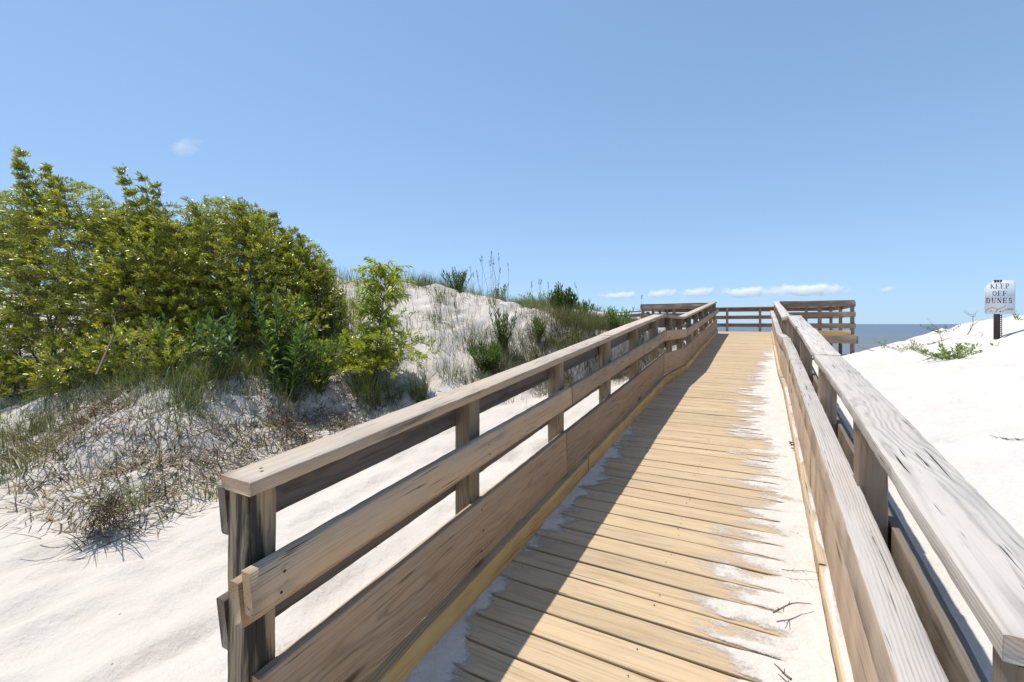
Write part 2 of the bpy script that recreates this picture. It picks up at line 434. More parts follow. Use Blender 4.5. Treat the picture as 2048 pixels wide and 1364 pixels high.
# ------------------------------------------------------------------ ground, sea, sky
def axis(*parts): return np.unique(np.round(np.concatenate([np.atleast_1d(p) for p in parts]), 4))
gx = axis([-600, -300, -150, -80, -50, -35, -26, -20, -16], np.arange(-14, -8, .12), np.arange(-8, 0.6, .05), np.arange(0.6, 5, .08), np.arange(5, 12, .5), [14, 18, 24, 35, 50, 80, 150, 300, 600])
gy = axis([-60, -30, -15, -8, -5, -3], np.arange(-2, 9, .055), np.arange(9, 16, .1), np.arange(16, 32, .3), [34, 37, 40, 44, 48, 52, 56, 60, 65, 70, 75, 90, 140])
GX, GY = np.meshgrid(gx, gy, indexing='ij')
def grid_faces(nx, ny):
    i = np.arange(nx - 1)[:, None] * ny + np.arange(ny - 1)[None, :]
    return np.stack([i, i + ny, i + ny + 1, i + 1], -1).reshape(-1, 4)
GZ = ground(GX, GY)
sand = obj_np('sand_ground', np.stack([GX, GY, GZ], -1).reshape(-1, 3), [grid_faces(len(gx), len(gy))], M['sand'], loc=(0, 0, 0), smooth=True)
tag(sand, 'white beach sand rising into dunes on both sides of the boardwalk', None, kind='structure')

def seamat():
    m, t = nt('sea_water'); g = G(t)
    p = g.n('ShaderNodeNewGeometry').outputs['Position']
    n1 = g.noise(g.vmath('MULTIPLY', p, (0.02, 0.09, 1)), 1.0, 4.0, 0.6)
    sp = g.n('ShaderNodeSeparateXYZ'); t.links.new(p, sp.inputs[0])
    shore = g.rng(sp.outputs[1], 260.0, 60.0)
    c = g.mix(n1, (0.105, 0.15, 0.20), (0.15, 0.20, 0.245))
    c = g.mix(g.math('MULTIPLY', shore, 0.55), c, (0.19, 0.185, 0.165))
    fo = g.noise(g.vmath('MULTIPLY', p, (0.05, 0.22, 1)), 1.0, 6.0, 0.7)
    c = g.mix(g.math('MULTIPLY', g.rng(fo, 0.63, 0.72), 0.6), c, (0.6, 0.62, 0.62))
    b = g.n('ShaderNodeBsdfPrincipled'); t.links.new(c, b.inputs['Base Color'])
    b.inputs['Roughness'].default_value = 0.45; b.inputs['IOR'].default_value = 1.33
    b.inputs['Specular IOR Level'].default_value = 0.25
    bp = g.n('ShaderNodeBump'); bp.inputs['Strength'].default_value = 1.0; bp.inputs['Distance'].default_value = 0.6
    w1 = g.noise(g.vmath('MULTIPLY', p, (0.12, 0.5, 1)), 1.0, 5.0, 0.65)
    t.links.new(w1, bp.inputs['Height']); t.links.new(bp.outputs[0], b.inputs['Normal'])
    o = g.n('ShaderNodeOutputMaterial'); t.links.new(b.outputs[0], o.inputs[0])
    return m
sx = axis([-30000, -8000, -3000, -1000, -300], np.arange(-100, 300, 5.0), [350, 1000, 3000, 8000, 30000])
sy = axis([58], np.arange(59, 150, 1.2), [160, 180, 210, 260, 400, 800, 2000, 6000, 20000, 45000])
SX, SY = np.meshgrid(sx, sy, indexing='ij')
SZ = -2.0 + 0.22 * fbm(SX * 0.025, SY * 0.16, 61, 3) * S((400 - SY) / 200) * S((310 - np.abs(SX)) / 50)
sea = obj_np('sea', np.stack([SX, SY, SZ], -1).reshape(-1, 3), [grid_faces(len(sx), len(sy))], seamat(), loc=(0, 0, 0), smooth=True)
tag(sea, 'grey blue sea reaching to the horizon', None, kind='structure')

# ------------------------------------------------------------------ boardwalk
XL, XR = -1.30, 0.355
walk = thing('boardwalk', 'wooden boardwalk ramp of golden planks climbing to a platform over the sand', 'boardwalk', (-0.48, 0.0, -0.1))

GAPS = []
def planks(y0, y1, x0, x1, name, zf, tint=(0.90, 1.05)):
    B = Boards(); y = y0
    i = 0
    while y < y1:
        wd = 0.1285; gap = R.uniform(0.007, 0.014)
        ya, yb = y, min(y + wd, y1)
        yc = (ya + yb) / 2
        za, zb = float(zf(ya)), float(zf(yb))
        zc = (za + zb) / 2 - 0.019 + R.uniform(-0.002, 0.002)
        up = (0, -(zb - za), yb - ya)
        e0, e1 = R.uniform(-.012, .012), R.uniform(-.012, .012)
        B.add((x0, yc + R.uniform(-.0015, .0015), zc), (x1, yc + R.uniform(-.0015, .0015), zc), yb - ya, 0.038, up=up, step=0.16,
              bow=0.0012, rough=0.0005, rad=0.005, tint=R.uniform(*tint))
        un = np.array(up) / np.linalg.norm(up)
        if y1 - y0 > 2 and i < 60:
            for sx_ in (-1.12, -0.43, 0.10):
                for dy in (-.035, .035):
                    s_ = R.uniform(-.012, .012)
                    pz = float(zf(yc + dy)) + 0.0035
                    B.disc((sx_ + s_, yc + dy + R.uniform(-.008, .008), pz), R.uniform(.003, .0042), un) if R.random() < .6 else None
        GAPS.append((yb + gap / 2, gap)); y = yb + gap; i += 1
    return B.build(name, M['deck'], walk)
planks(-0.6, 6.65, XL, XR, 'ramp_deck', deck)
planks(6.66, 8.7, XL, XR, 'landing_deck', deck)
planks(8.71, 15.4, XL, XR, 'upper_ramp_deck', deck)
planks(15.41, 20.05, -3.6, 2.27, 'platform_deck', deck)

# rail sections along Y: (y0, y1)
SECT = [(0.74, 6.65), (6.65, 8.7), (8.7, 15.45)]
def run(parent, name, mat, x, dz, w, h, sects=SECT, board_len=3.0, split=None, bow=0.0035, chips=0.0008, yoff=0.0, joint=0.004, sag=0.006, nails=None):
    """lay boards end to end along the walkway; every board is one child"""
    for (a, b) in sects:
        if split and (a, b) in split: cuts = split[(a, b)]
        else:
            n = max(1, round((b - a) / board_len)); cuts = [a + (b - a) * i / n for i in range(n + 1)]
        for c0, c1 in zip(cuts[:-1], cuts[1:]):
            ja, jb = R.uniform(-sag, sag), R.uniform(-sag, sag)
            xa, xb = R.uniform(-sag, sag) * .6, R.uniform(-sag, sag) * .6
            B = Boards()
            B.add((x + xa, c0 + joint / 2 + yoff, float(deck(c0)) + dz + ja), (x + xb, c1 - joint / 2 + yoff, float(deck(c1)) + dz + jb),
                  w, h, step=0.05, bow=bow, chips=chips, rough=0.0007)
            if nails:
                ys, dzs, fx, nr = nails
                for yy in ys:
                    if c0 < yy < c1:
                        for q in dzs:
                            B.disc((fx + nr[0] * 0.006, yy + R.uniform(-.015, .015), float(deck(yy)) + q + R.uniform(-.008, .008)), R.uniform(.004, .006), nr)
            B.build(name, mat, parent)

# kick curbs belong to the walkway
run(walk, 'curb', M['curb'], -1.219, 0.062, 0.076, 0.118, split={(0.74, 6.65): [-0.55, 3.4, 6.65]}, bow=0.002)
run(walk, 'curb', M['curb_tan'], 0.278, 0.052, 0.076, 0.098, split={(0.74, 6.65): [-0.55, 2.6, 6.65]}, bow=0.002)
for x in (XL - 0.02, XR + 0.02):
    B = Boards()
    for a, b in [(-0.6, 6.65), (6.65, 8.7), (8.7, 15.4)]:
        B.add((x, a, float(deck(a)) - 0.13), (x, b, float(deck(b)) - 0.13), 0.038, 0.18)
    B.build('rim_joist', M['plat'], walk)
B = Boards()
for p, q in (((-3.6, 15.39, 1.05), (-1.36, 15.39, 1.05)), ((0.40, 15.39, 1.05), (2.27, 15.39, 1.05)), ((-3.6, 20.07, 1.05), (2.27, 20.07, 1.05)),
             ((2.29, 15.4, 1.05), (2.29, 20.05, 1.05)), ((-3.62, 15.4, 1.05), (-3.62, 20.05, 1.05))):
    B.add(p, q, 0.038, 0.20)
B.build('platform_beam', M['plat'], walk)
for p, q in (((0.52, 15.46, 1.25), (2.15, 15.46, 1.25)), ((-3.5, 15.46, 1.25), (-1.45, 15.46, 1.25))):
    Boards().add(p, q, 0.07, 0.115).build('curb', M['curb'], walk)
for x, y in ((1.55, 15.7), (1.75, 19.9), (-1.3, 19.9), (-0.2, 19.9), (0.7, 19.9), (-2.4, 15.7)):
    Boards().add((x, y, float(ground(x, y)) - 0.3), (x, y, 1.14), 0.14, 0.14, up=(0, 1, 0)).build('support_post', M['plat'], walk)

# ------------------------------------------------------------------ ramp railings
def post(parent, x, y, zlo, zhi, mat=None, size=0.089, lean=(0, 0), tint=None, chips=0.0016):
    B = Boards()
    B.add((x, y, zlo), (x + lean[0], y + lean[1], zhi), size, size, up=(0, 1, 0), step=0.06, bow=0.002, rough=0.0010, chips=chips, rad=0.005, tint=tint)
    return B.build('post', mat or M['post'], parent)

def lag(parent, pts, nrm):
    """rusty bolt heads"""
    for p in pts: pass

left = thing('wooden_railing', 'brown railing on the shaded side of the boardwalk, in front of the green dune', 'railing', (-1.28, 0.79, -0.1))
LY = [0.79, 1.885, 3.0, 4.13, 5.23, 6.36, 7.5, 8.6, 9.7, 10.8, 11.9, 13.05, 14.2, 15.3]
for i, y in enumerate(LY):
    z0 = float(ground(-1.285, y)) - 0.45
    post(left, -1.2845 + R.uniform(-.003, .003), y, min(z0, float(deck(y)) - 0.4), float(deck(y)) + 0.948, lean=(R.uniform(-.005, .005), 0), chips=0.003 if i == 0 else 0.0014,
         mat=M['post_old'] if i == 0 else None)
A6 = (0.74, 6.65)
run(left, 'cap_rail', M['cap_left'], -1.280, 0.970, 0.139, 0.040, split={A6: [0.735, 4.13, 6.65]}, sag=0.004, nails=([y + .012 for y in LY], (.9915,), -1.262, (0, -.09, 1)))
run(left, 'mid_rail', M['rail_left'], -1.183, 0.703, 0.038, 0.124, split={A6: [0.712, 3.0, 5.23, 6.65]}, chips=0.0014, sag=0.005, nails=(LY, (.72, .68), -1.164, (1, 0, 0)))
run(left, 'mid_rail_backing', M['rail_left'], -1.221, 0.676, 0.037, 0.128, split={A6: [0.704, 3.6, 6.65]}, sag=0.004)
run(left, 'kick_board', M['kick'], -1.221, 0.293, 0.038, 0.290, split={A6: [0.77, 3.0, 6.65]}, sag=0.004, nails=(LY, (.20, .30, .40), -1.202, (1, 0, 0)))
run(left, 'outer_rail', M['rail_dark'], -1.348, 0.880, 0.038, 0.138, split={A6: [0.74, 4.0, 6.65]}, chips=0.002, nails=(LY, (.85, .91), -1.329, (1, 0, 0)))
run(left, 'outer_rail', M['rail_dark'], -1.348, 0.567, 0.038, 0.150, split={A6: [0.738, 3.2, 6.65]}, chips=0.002)

right = thing('wooden_railing', 'sunlit silver grey railing beside the drifted sand and the white dune', 'railing', (0.36, 0.93, -0.1))
RY = [0.935, 2.13, 3.43, 4.90, 6.25, 7.4, 8.6, 9.8, 11.1, 12.4, 13.7, 15.0]
for i, y in enumerate(RY):
    z0 = float(ground(0.50, y)) - 0.7
    post(right, 0.3575 + R.uniform(-.004, .004), y, min(z0, float(deck(y)) - 0.4), float(deck(y)) + 0.922, mat=M['rail_dark'] if i == 0 else M['plat'])
B6 = (8.7, 15.45)
run(right, 'cap_rail', M['cap_right'], 0.3655, 0.945, 0.137, 0.042, split={A6: [0.885, 3.45, 5.1, 6.65], B6: [8.7, 12.0, 15.45]}, chips=0.0012, sag=0.008, bow=0.004, nails=([y + .0 for y in RY], (.967,), 0.35, (0, -.09, 1)))
run(right, 'mid_rail', M['rail_right'], 0.2705, 0.625, 0.086, 0.130, split={A6: [0.86, 4.92, 6.65], B6: [8.7, 11.3, 15.45]}, chips=0.0018, sag=0.006)
run(right, 'kick_board', M['rail_right'], 0.292, 0.330, 0.038, 0.432, split={A6: [0.88, 3.45, 6.65]}, sag=0.004)
run(right, 'outer_rail', M['rail_dark'], 0.421, 0.497, 0.038, 0.138, chips=0.002, split={A6: [0.89, 3.9, 6.65]})

# ------------------------------------------------------------------ platform railings
def fence(root, pts, post_at, mat, red=None, inset=0.0):
    """pts: polyline in plan; level rails on posts, deck at 1.19"""
    D = 1.19
    for (x0, y0), (x1, y1) in zip(pts[:-1], pts[1:]):
        u = np.array([x1 - x0, y1 - y0, 0.0]); u /= np.linalg.norm(u); nn = np.array([-u[1], u[0], 0])
        ext = 0.05
        a = np.array([x0, y0, 0]) - u * ext; b = np.array([x1, y1, 0]) + u * ext
        for nm, dz, w, h, off in (('cap_rail', 0.945, 0.14, 0.04, 0.0), ('upper_rail', 0.850, 0.038, 0.138, 0.066), ('mid_rail', 0.565, 0.038, 0.138, 0.066), ('lower_rail', 0.245, 0.038, 0.138, 0.066)):
            B = Boards()
            o = nn * off
            B.add(a + o + (0, 0, D + dz + R.uniform(-.006, .006)), b + o + (0, 0, D + dz + R.uniform(-.006, .006)), w, h, bow=0.006, chips=0.0015)
            B.build(nm, (red if red and nm != 'cap_rail' else mat), root)
    for x, y in post_at:
        post(root, x, y, float(ground(x, y)) - 0.3, D + 0.922, mat=mat)

far = thing('platform_railing', 'reddish brown railing closing the seaward end of the platform', 'railing', (-0.6, 20.0, 1.19), group=None)
fence(far, [(-3.55, 20.0), (2.22, 20.0)], [(-3.5, 20.0), (-2.4, 20.0), (-1.2, 20.0), (-0.05, 20.0), (1.45, 20.0), (2.20, 20.0)], M['plat'], red=M['plat_red'])
side = thing('platform_railing', None, 'railing', (2.2, 17.8, 1.19))
side['label'] = 'dark corner railing of the platform standing over the sand beside the sea view'
fence(side, [(2.20, 15.55), (0.52, 15.55)], [(2.20, 15.55), (1.45, 15.55), (0.60, 15.55)], M['plat'])
fence(side, [(2.20, 19.85), (2.20, 15.67)], [(2.20, 17.7)], M['plat'])
wing = thing('platform_railing', 'dark platform railing half hidden behind the dune plants', 'railing', (-2.5, 16.0, 1.19))
fence(wing, [(-1.5, 15.55), (-3.5, 15.55)], [(-1.6, 15.55), (-2.5, 15.55), (-3.5, 15.55)], M['plat'])
fence(wing, [(-3.52, 15.67), (-3.52, 19.85)], [(-3.52, 17.3), (-3.52, 18.6)], M['plat'])
stair = thing('stair_railing', 'low brown railing leaving the platform behind the dune grass', 'railing', (-4.6, 17.4, 1.1))
for dz in (0.80, 0.66, 0.42, 0.2):
    Boards().add((-3.66, 17.4, 1.19 + dz), (-6.4, 17.6, 1.02 + dz), 0.04 if dz != .8 else .14, 0.12 if dz != .8 else .04, bow=0.006).build('rail_board', M['plat'], stair)
for x in (-3.75, -5.0, -6.3):
    post(stair, x, 17.47, float(ground(x, 17.5)) - 0.3, 1.95 + 0.06 * (x + 3.7), mat=M['plat'])

# ------------------------------------------------------------------ drifted sand lying on the boards
def drift(name, x0, x1, y0, y1, edge, rise, label, sgn, thick, wide=0.46, finger=0.08, joint=1.25, patch=0.75):
    xs = np.arange(x0, x1 + 1e-6, .011); ys = np.arange(y0, y1, .0065)
    X, Y = np.meshgrid(xs, ys, indexing='ij')
    e = edge(Y)
    dist = (X - e) * sgn
    n = fbm(X * 5, Y * 9, 71, 4); n2 = fbm(X * 3.0, Y * 30, 81, 2)
    cov = 0.5 + dist / wide + patch * n + finger * n2
    gy_ = np.array(sorted(GAPS)); gi = np.clip(np.searchsorted(gy_[:, 0], ys), 1, len(gy_) - 1)
    lo_, hi_ = gy_[gi - 1], gy_[gi]; near_hi = np.abs(hi_[:, 0] - ys) < np.abs(ys - lo_[:, 0])
    gd = np.where(near_hi, np.abs(hi_[:, 0] - ys) / hi_[:, 1], np.abs(ys - lo_[:, 0]) / lo_[:, 1])
    cov -= joint * np.exp(-(gd[None, :] / 0.75) ** 2) * S((0.95 + 0.9 * n - cov) / 0.35)     # sand falls through the open joints first
    keep_end = S((Y - y0) / 0.4) * S((y1 - Y) / 1.5)
    cov = cov * keep_end - (1 - keep_end) * 0.6
    Z = deck(Y) + 0.0035 + np.clip(cov - 0.5, 0, 3.0) * thick + 0.004 * np.clip(cov - .8, 0, 1) * n
    V = np.stack([X, Y, Z], -1).reshape(-1, 3)
    F = grid_faces(len(xs), len(ys)); cv = cov.reshape(-1)
    F = F[(cv[F] > -0.25).any(axis=1)]
    used = np.unique(F); remap = np.full(len(V), -1); remap[used] = np.arange(len(used))
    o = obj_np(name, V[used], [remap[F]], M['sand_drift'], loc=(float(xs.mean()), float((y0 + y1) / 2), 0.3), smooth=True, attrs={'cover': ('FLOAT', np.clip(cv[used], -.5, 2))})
    return tag(o, label, None, kind='stuff')
def edge_r(Y):
    b = np.interp(Y, [0.4, 1.0, 1.4, 2.2, 3.2, 4.5, 6, 8.5, 9.6, 11.5, 16], [-0.30, -0.26, -0.20, -0.04, -0.03, -0.10, -0.16, -0.14, -0.06, 0.10, 0.25])
    return b + 0.10 * fbm(Y * 1.3, Y * 0 + 3, 91, 3) + 0.03 * vnoise(Y * 13, Y * 0, 93)
drift('sand_drift', -0.72, 0.244, 0.3, 13.0, edge_r, 0, 'white sand blown over the planks along the sunlit railing', 1, 0.018)
def edge_l(Y):
    b = np.interp(Y, [0.5, 1.0, 1.6, 2.0, 3.4, 4.2, 5.0, 7], [-1.02, -1.0, -1.06, -1.11, -1.04, -1.09, -1.18, -1.28])
    return b + 0.10 * fbm(Y * 2.1, Y * 0 + 8, 95, 3)
drift('sand_drift', -1.188, -0.85, 0.3, 6.5, edge_l, 0, 'thin sand lying on the shaded planks against the yellow curb', -1, 0.012, wide=0.15, finger=0.06, joint=0.5, patch=1.1)
# a sprinkle that lodged on the curb under the sunlit railing
xs = np.arange(0.246, 0.300, .006); ys = np.arange(0.4, 6.5, .015)
X, Y = np.meshgrid(xs, ys, indexing='ij')
Z = deck(Y) + 0.106 + 0.010 * fbm(X * 20, Y * 4.5, 98, 3) - 0.012 * S((0.256 - X) / 0.012)
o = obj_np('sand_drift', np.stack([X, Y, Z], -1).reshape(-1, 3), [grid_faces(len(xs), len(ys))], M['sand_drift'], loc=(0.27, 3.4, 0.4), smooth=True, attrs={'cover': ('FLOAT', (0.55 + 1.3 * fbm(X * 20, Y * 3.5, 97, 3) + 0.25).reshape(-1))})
tag(o, 'ribbon of sand lodged on the curb under the sunlit railing', None, kind='stuff')

# ------------------------------------------------------------------ plants
M['leaf'] = leafmat('glossy_shrub_leaf', 0.30, 0.42, 1.0)
M['soft_leaf'] = leafmat('soft_weed_leaf', 0.45, 0.45, 0.45)
M['blade'] = leafmat('grass_blade', 0.5, 0.35, 0.35)
M['twig'] = plain('grey_brown_twig', (0.16, 0.12, 0.09), 0.85, vary=0.35, scale=30)
M['stalk'] = plain('green_stalk', (0.10, 0.13, 0.045), 0.6, vary=0.25, scale=30)
M['straw'] = leafmat('dead_stem', 0.8, 0.15, 0.15)
M['root'] = plain('brown_root_fibre', (0.15, 0.10, 0.07), 0.95, vary=0.4, scale=60)
LEFT = np.array([-0.877, -0.481, 0.0])

def unit(v): return v / (np.linalg.norm(v, axis=-1, keepdims=True) + 1e-9)
def rnd_dirs(rr, n): return unit(rr.normal(size=(n, 3)))

def leaves(P, D, N, L, W, droop=0.0, fold=0.18):
    """n leaves, each a folded blade of 4 triangles; returns V (n*5,3), F"""
    n = len(P); D = unit(D); Sd = unit(np.cross(D, N)); N = np.cross(Sd, D)
    L = L[:, None]; W = W[:, None]; dz = np.array([0, 0, 1.0])
    mid = P + D * L * 0.5 - dz * (droop * 0.25) * L
    lift = N * W * fold
    v = np.stack([P, mid + Sd * W * 0.5 + lift, mid - Sd * W * 0.5 + lift, mid, P + D * L - dz * droop * L], 1).reshape(-1, 3)
    b = np.arange(n)[:, None, None] * 5
    f = (np.array([[0, 3, 1], [0, 2, 3], [1, 3, 4], [3, 2, 4]])[None] + b).reshape(-1, 3)
    return v, f

def blades(rr, P, H, W, lean, az, curl, seg=4):
    """n grass blades; P roots, H lengths, lean = start angle off vertical, curl = extra bend by the tip"""
    n = len(P); t = np.linspace(0, 1, seg + 1)
    dirh = np.stack([np.cos(az), np.sin(az), np.zeros(n)], 1); side = np.stack([-np.sin(az), np.cos(az), np.zeros(n)], 1)
    pos = P.copy(); out = []
    for i, ti in enumerate(t):
        wdt = (W * (1 - ti ** 1.6) * 0.5 + 0.0003)[:, None]
        out.append(pos + side * wdt); out.append(pos - side * wdt)
        ang = lean + curl * ti
        pos = pos + (dirh * np.sin(ang)[:, None] + np.array([0, 0, 1.0]) * np.cos(ang)[:, None]) * (H / seg)[:, None]
    v = np.stack(out, 1).reshape(-1, 3); k = 2 * (seg + 1)
    b = np.arange(n)[:, None, None] * k
    q = np.array([[2 * i, 2 * i + 1, 2 * i + 3, 2 * i + 2] for i in range(seg)])[None]
    return v, (q + b).reshape(-1, 4), k

def mixcol(rr, n, cols, wts, jit=0.18):
    cols = np.array(cols); i = rr.choice(len(cols), n, p=np.array(wts) / sum(wts))
    c = cols[i] * rr.uniform(1 - jit, 1 + jit, (n, 1)) * rr.uniform(0.95, 1.05, (n, 3))
    return np.concatenate([c, np.ones((n, 1))], 1)

def curve(p0, p1, rr, n=6, wob=0.06, sag=0.0):
    t = np.linspace(0, 1, n)[:, None]
    p0 = np.array(p0, float); p1 = np.array(p1, float)
    L = np.linalg.norm(p1 - p0)
    P = p0 + (p1 - p0) * t
    for f in (1, 2):
        P = P + np.sin(np.pi * f * t) * rr.normal(0, wob * L / f, (1, 3))
    P[:, 2] += (np.sin(np.pi * t) * sag * L)[:, 0]
    return P

SHRUB_COLS = [(0.31, 0.35, 0.038), (0.44, 0.445, 0.046), (0.57, 0.52, 0.055), (0.11, 0.155, 0.026), (0.56, 0.48, 0.06), (0.26, 0.32, 0.13)]
SHRUB_W = [30, 30, 18, 14, 6, 5]
def shrub(label, base, radii, height, seed, n_twig=520, per=15, sprigs=(), leafL=(0.042, 0.078), off=(-0.15, 0.08), group='shrubs massed on the sand bank', low=-0.06, wind=0.45, cols=SHRUB_COLS, wts=SHRUB_W, irr=1.0):
    rr = np.random.default_rng(seed); n_twig = int(n_twig * 1.35)
    x, y = base; z = float(ground(x, y)) - 0.05; height *= 1.03
    root = thing('shrub', label, 'shrub', (x, y, z), group)
    b = np.array([x, y, z]); c = b + np.array([off[0], off[1], height * (0.5 + low / 2)])
    rad = np.array([radii[0], radii[1], height * (0.5 - low / 2) * 1.02])
    lob = rr.normal(size=(9, 3)); lob = unit(lob); la = rr.uniform(-0.26, 0.22, 9) * irr
    def shell(d):
        return 1 + (np.exp(-4 * (1 - np.clip(d @ lob.T, -1, 1))) * la).sum(1)
    paths = []; rads = []; stem_pts = []
    ns = 11
    for i in range(ns):
        d = unit(rr.normal(size=3) * np.array([1, 1, 0.55]) + np.array([0, 0, 0.45]))
        tip = c + d * rad * 0.8 * shell(d[None])[0] + LEFT * rr.uniform(0, 0.15)
        s0 = b + np.array([rr.normal(0, .10), rr.normal(0, .10), 0])
        P = curve(s0, tip, rr, 9, 0.06, 0.02)
        r0 = rr.uniform(0.013, 0.024)
        paths.append(P); rads.append(np.linspace(r0, 0.004, 9)); stem_pts.append(P[3:])
    SP = np.concatenate(stem_pts)
    d = rnd_dirs(rr, n_twig); d[:, 2] = np.where(d[:, 2] < -0.75, -d[:, 2], d[:, 2])
    rho = 1 + rr.normal(-0.10, 0.17 + 0.06 * irr, n_twig); rho = np.clip(rho, 0.3, 1.05 + 0.12 * irr)
    tips = c + d * rad * (rho * shell(d))[:, None]
    tips[:, 2] = np.maximum(tips[:, 2], ground(tips[:, 0], tips[:, 1]) + 0.06)
    extra = []
    for (dx, dy, dz, hgt) in sprigs:          # tall shoots that stand out of the crown, bent by the wind
        st = b + np.array([dx, dy, dz]); tp = st + np.array([0, 0, hgt]) + LEFT * hgt * 0.75
        P = curve(st - np.array([0, 0, 0.4]), tp, rr, 8, 0.03)
        paths.append(P); rads.append(np.linspace(0.008, 0.003, 8))
        m = int(38 * hgt / 0.5)
        q = P[2:][rr.integers(0, 6, m)] + rr.normal(0, 0.05, (m, 3)) * hgt + LEFT * rr.uniform(0, .12, (m, 1)) + np.array([0, 0, 1]) * rr.uniform(0, .06, (m, 1))
        extra.append(q); SP = np.concatenate([SP, P[1:]])
    if extra: tips = np.concatenate([tips] + extra)
    near = np.argmin(((tips[:, None, :] - SP[None, :, :]) ** 2).sum(-1) + 0.6 * np.clip(SP[None, :, 2] - tips[:, None, 2] + 0.05, 0, 2), 1)
    st = SP[near]; v = tips - st; ln = np.linalg.norm(v, axis=1)
    mx = 0.55; st = np.where((ln > mx)[:, None], tips - unit(v) * mx, st)
    for k in range(len(tips)):
        P = curve(st[k], tips[k], rr, 4, 0.05, 0.04); paths.append(P); rads.append(np.array([0.0035, 0.003, 0.0022, 0.0012]))
    sv, sf = tubes(paths, rads, 4)
    obj_np('stem', sv, [sf], M['twig'], root, smooth=True)
    per = int(per * 1.7); n = len(tips) * per
    ti = np.repeat(np.arange(len(tips)), per)
    ax = unit(tips - st)[ti]; ln = np.linalg.norm(tips - st, axis=1)[ti]
    tt = rr.uniform(0.0, 1.0, n) ** 0.8
    back = np.minimum(0.20, ln)
    P = tips[ti] - ax * (back * (1 - tt))[:, None] + rr.normal(0, 0.012, (n, 3))
    rad_d = rnd_dirs(rr, n); rad_d = unit(rad_d - ax * (rad_d * ax).sum(1)[:, None])
    D = ax * 0.75 + rad_d * 0.75 + np.array([0, 0, 0.35]) + LEFT * wind * rr.uniform(0.4, 1.3, (n, 1)) + rr.normal(0, 0.15, (n, 3))
    N = unit(np.array([0, 0, 1.0]) + 0.65 * rr.normal(size=(n, 3)))
    L = rr.uniform(leafL[0], leafL[1], n); W = L * rr.uniform(0.26, 0.36, n)
    V, F = leaves(P, D, N, L, W, droop=0.08)
    twc = mixcol(rr, len(tips), cols, wts, 0.2)[ti]
    own = mixcol(rr, n, cols, wts, 0.2)
    colr = 0.55 * twc + 0.45 * own
    obj_np('foliage', V, [F], M['leaf'], root, attrs={'col': ('FLOAT_COLOR', np.repeat(colr, 5, 0))})
    return root

shrub('tallest shrub of the bank with a loose wind-bent shoot above it, at its far end', (-10.02, 2.92), (1.3, 0.9), 2.72, 101, 1000, 15, sprigs=((0.25, 0.0, 2.6, 0.85), (0.5, 0.1, 2.6, 0.62), (0.1, -0.1, 2.6, 0.62), (0.75, 0.1, 2.5, 0.5)))
shrub('broad yellow-green shrub with a pale leaning branch near its base', (-8.87, 3.38), (1.3, 0.9), 2.62, 102, 950, 15, sprigs=((0.35, 0.0, 2.2, 0.3),))
shrub('rounded yellow-green shrub carrying a feathery dark shoot on its top', (-8.01, 3.61), (1.25, 0.9), 2.42, 103, 900, 15, sprigs=((-0.1, -0.1, 2.3, 0.72), (0.15, 0.0, 2.3, 0.6), (0.4, 0.0, 2.25, 0.5), (0.8, 0.2, 2.15, 0.4)))
shrub('glossy shrub in the middle of the thicket, above the arching grass', (-7.38, 4.29), (1.05, 0.8), 2.2, 104, 850, 15, sprigs=((0.3, 0.1, 2.0, 0.3),))
shrub('shrub with two stubby green shoots on its shoulder, behind the broad-leaved weeds', (-7.04, 5.04), (0.75, 0.7), 1.72, 105, 700, 15, sprigs=((0.05, 0.0, 1.75, 0.40), (0.3, 0.1, 1.6, 0.3)))
shrub('small thin shrub ending the thicket beside the bare dune face', (-6.50, 5.29), (0.45, 0.42), 1.35, 106, 220, 13, wind=0.2)
shrub('shrub partly cut off by the photo edge, yellow-green and full to the ground', (-11.16, 2.57), (1.2, 0.9), 2.8, 107, 850, 14)
shrub('shrub set back in the shade behind the tallest one', (-9.77, 4.30), (1.1, 0.9), 2.4, 108, 600, 13)
shrub('shrub set back behind the middle of the thicket', (-7.98, 4.73), (1.0, 0.9), 2.2, 109, 600, 13)
shrub('low bright shrub at the lip of the bank below the pale branch', (-7.72, 2.75), (0.45, 0.35), 0.62, 110, 130, 12, leafL=(.04, .07), low=0.05, wind=0.2)

LOWG = 'low bushes along the foot of the thicket'
for lb, bp, rd, hh, sd in (('low bush filling the foot of the thicket at the photo edge', (-9.6, 2.35), (0.75, 0.45), 0.75, 121),
                           ('low bush at the foot of the tallest shrub', (-8.5, 2.65), (0.75, 0.45), 0.72, 122),
                           ('low bush at the foot of the feathery-topped shrub', (-7.05, 3.0), (0.7, 0.42), 0.65, 123),
                           ('low bush behind the broad-leaved weeds under the stubby-topped shrub', (-6.2, 4.35), (0.6, 0.45), 1.0, 125)):
    shrub(lb, bp, rd, hh, sd, 190, 13, irr=2.6, low=-0.1, wind=0.25, group=LOWG, off=(-.05, 0))

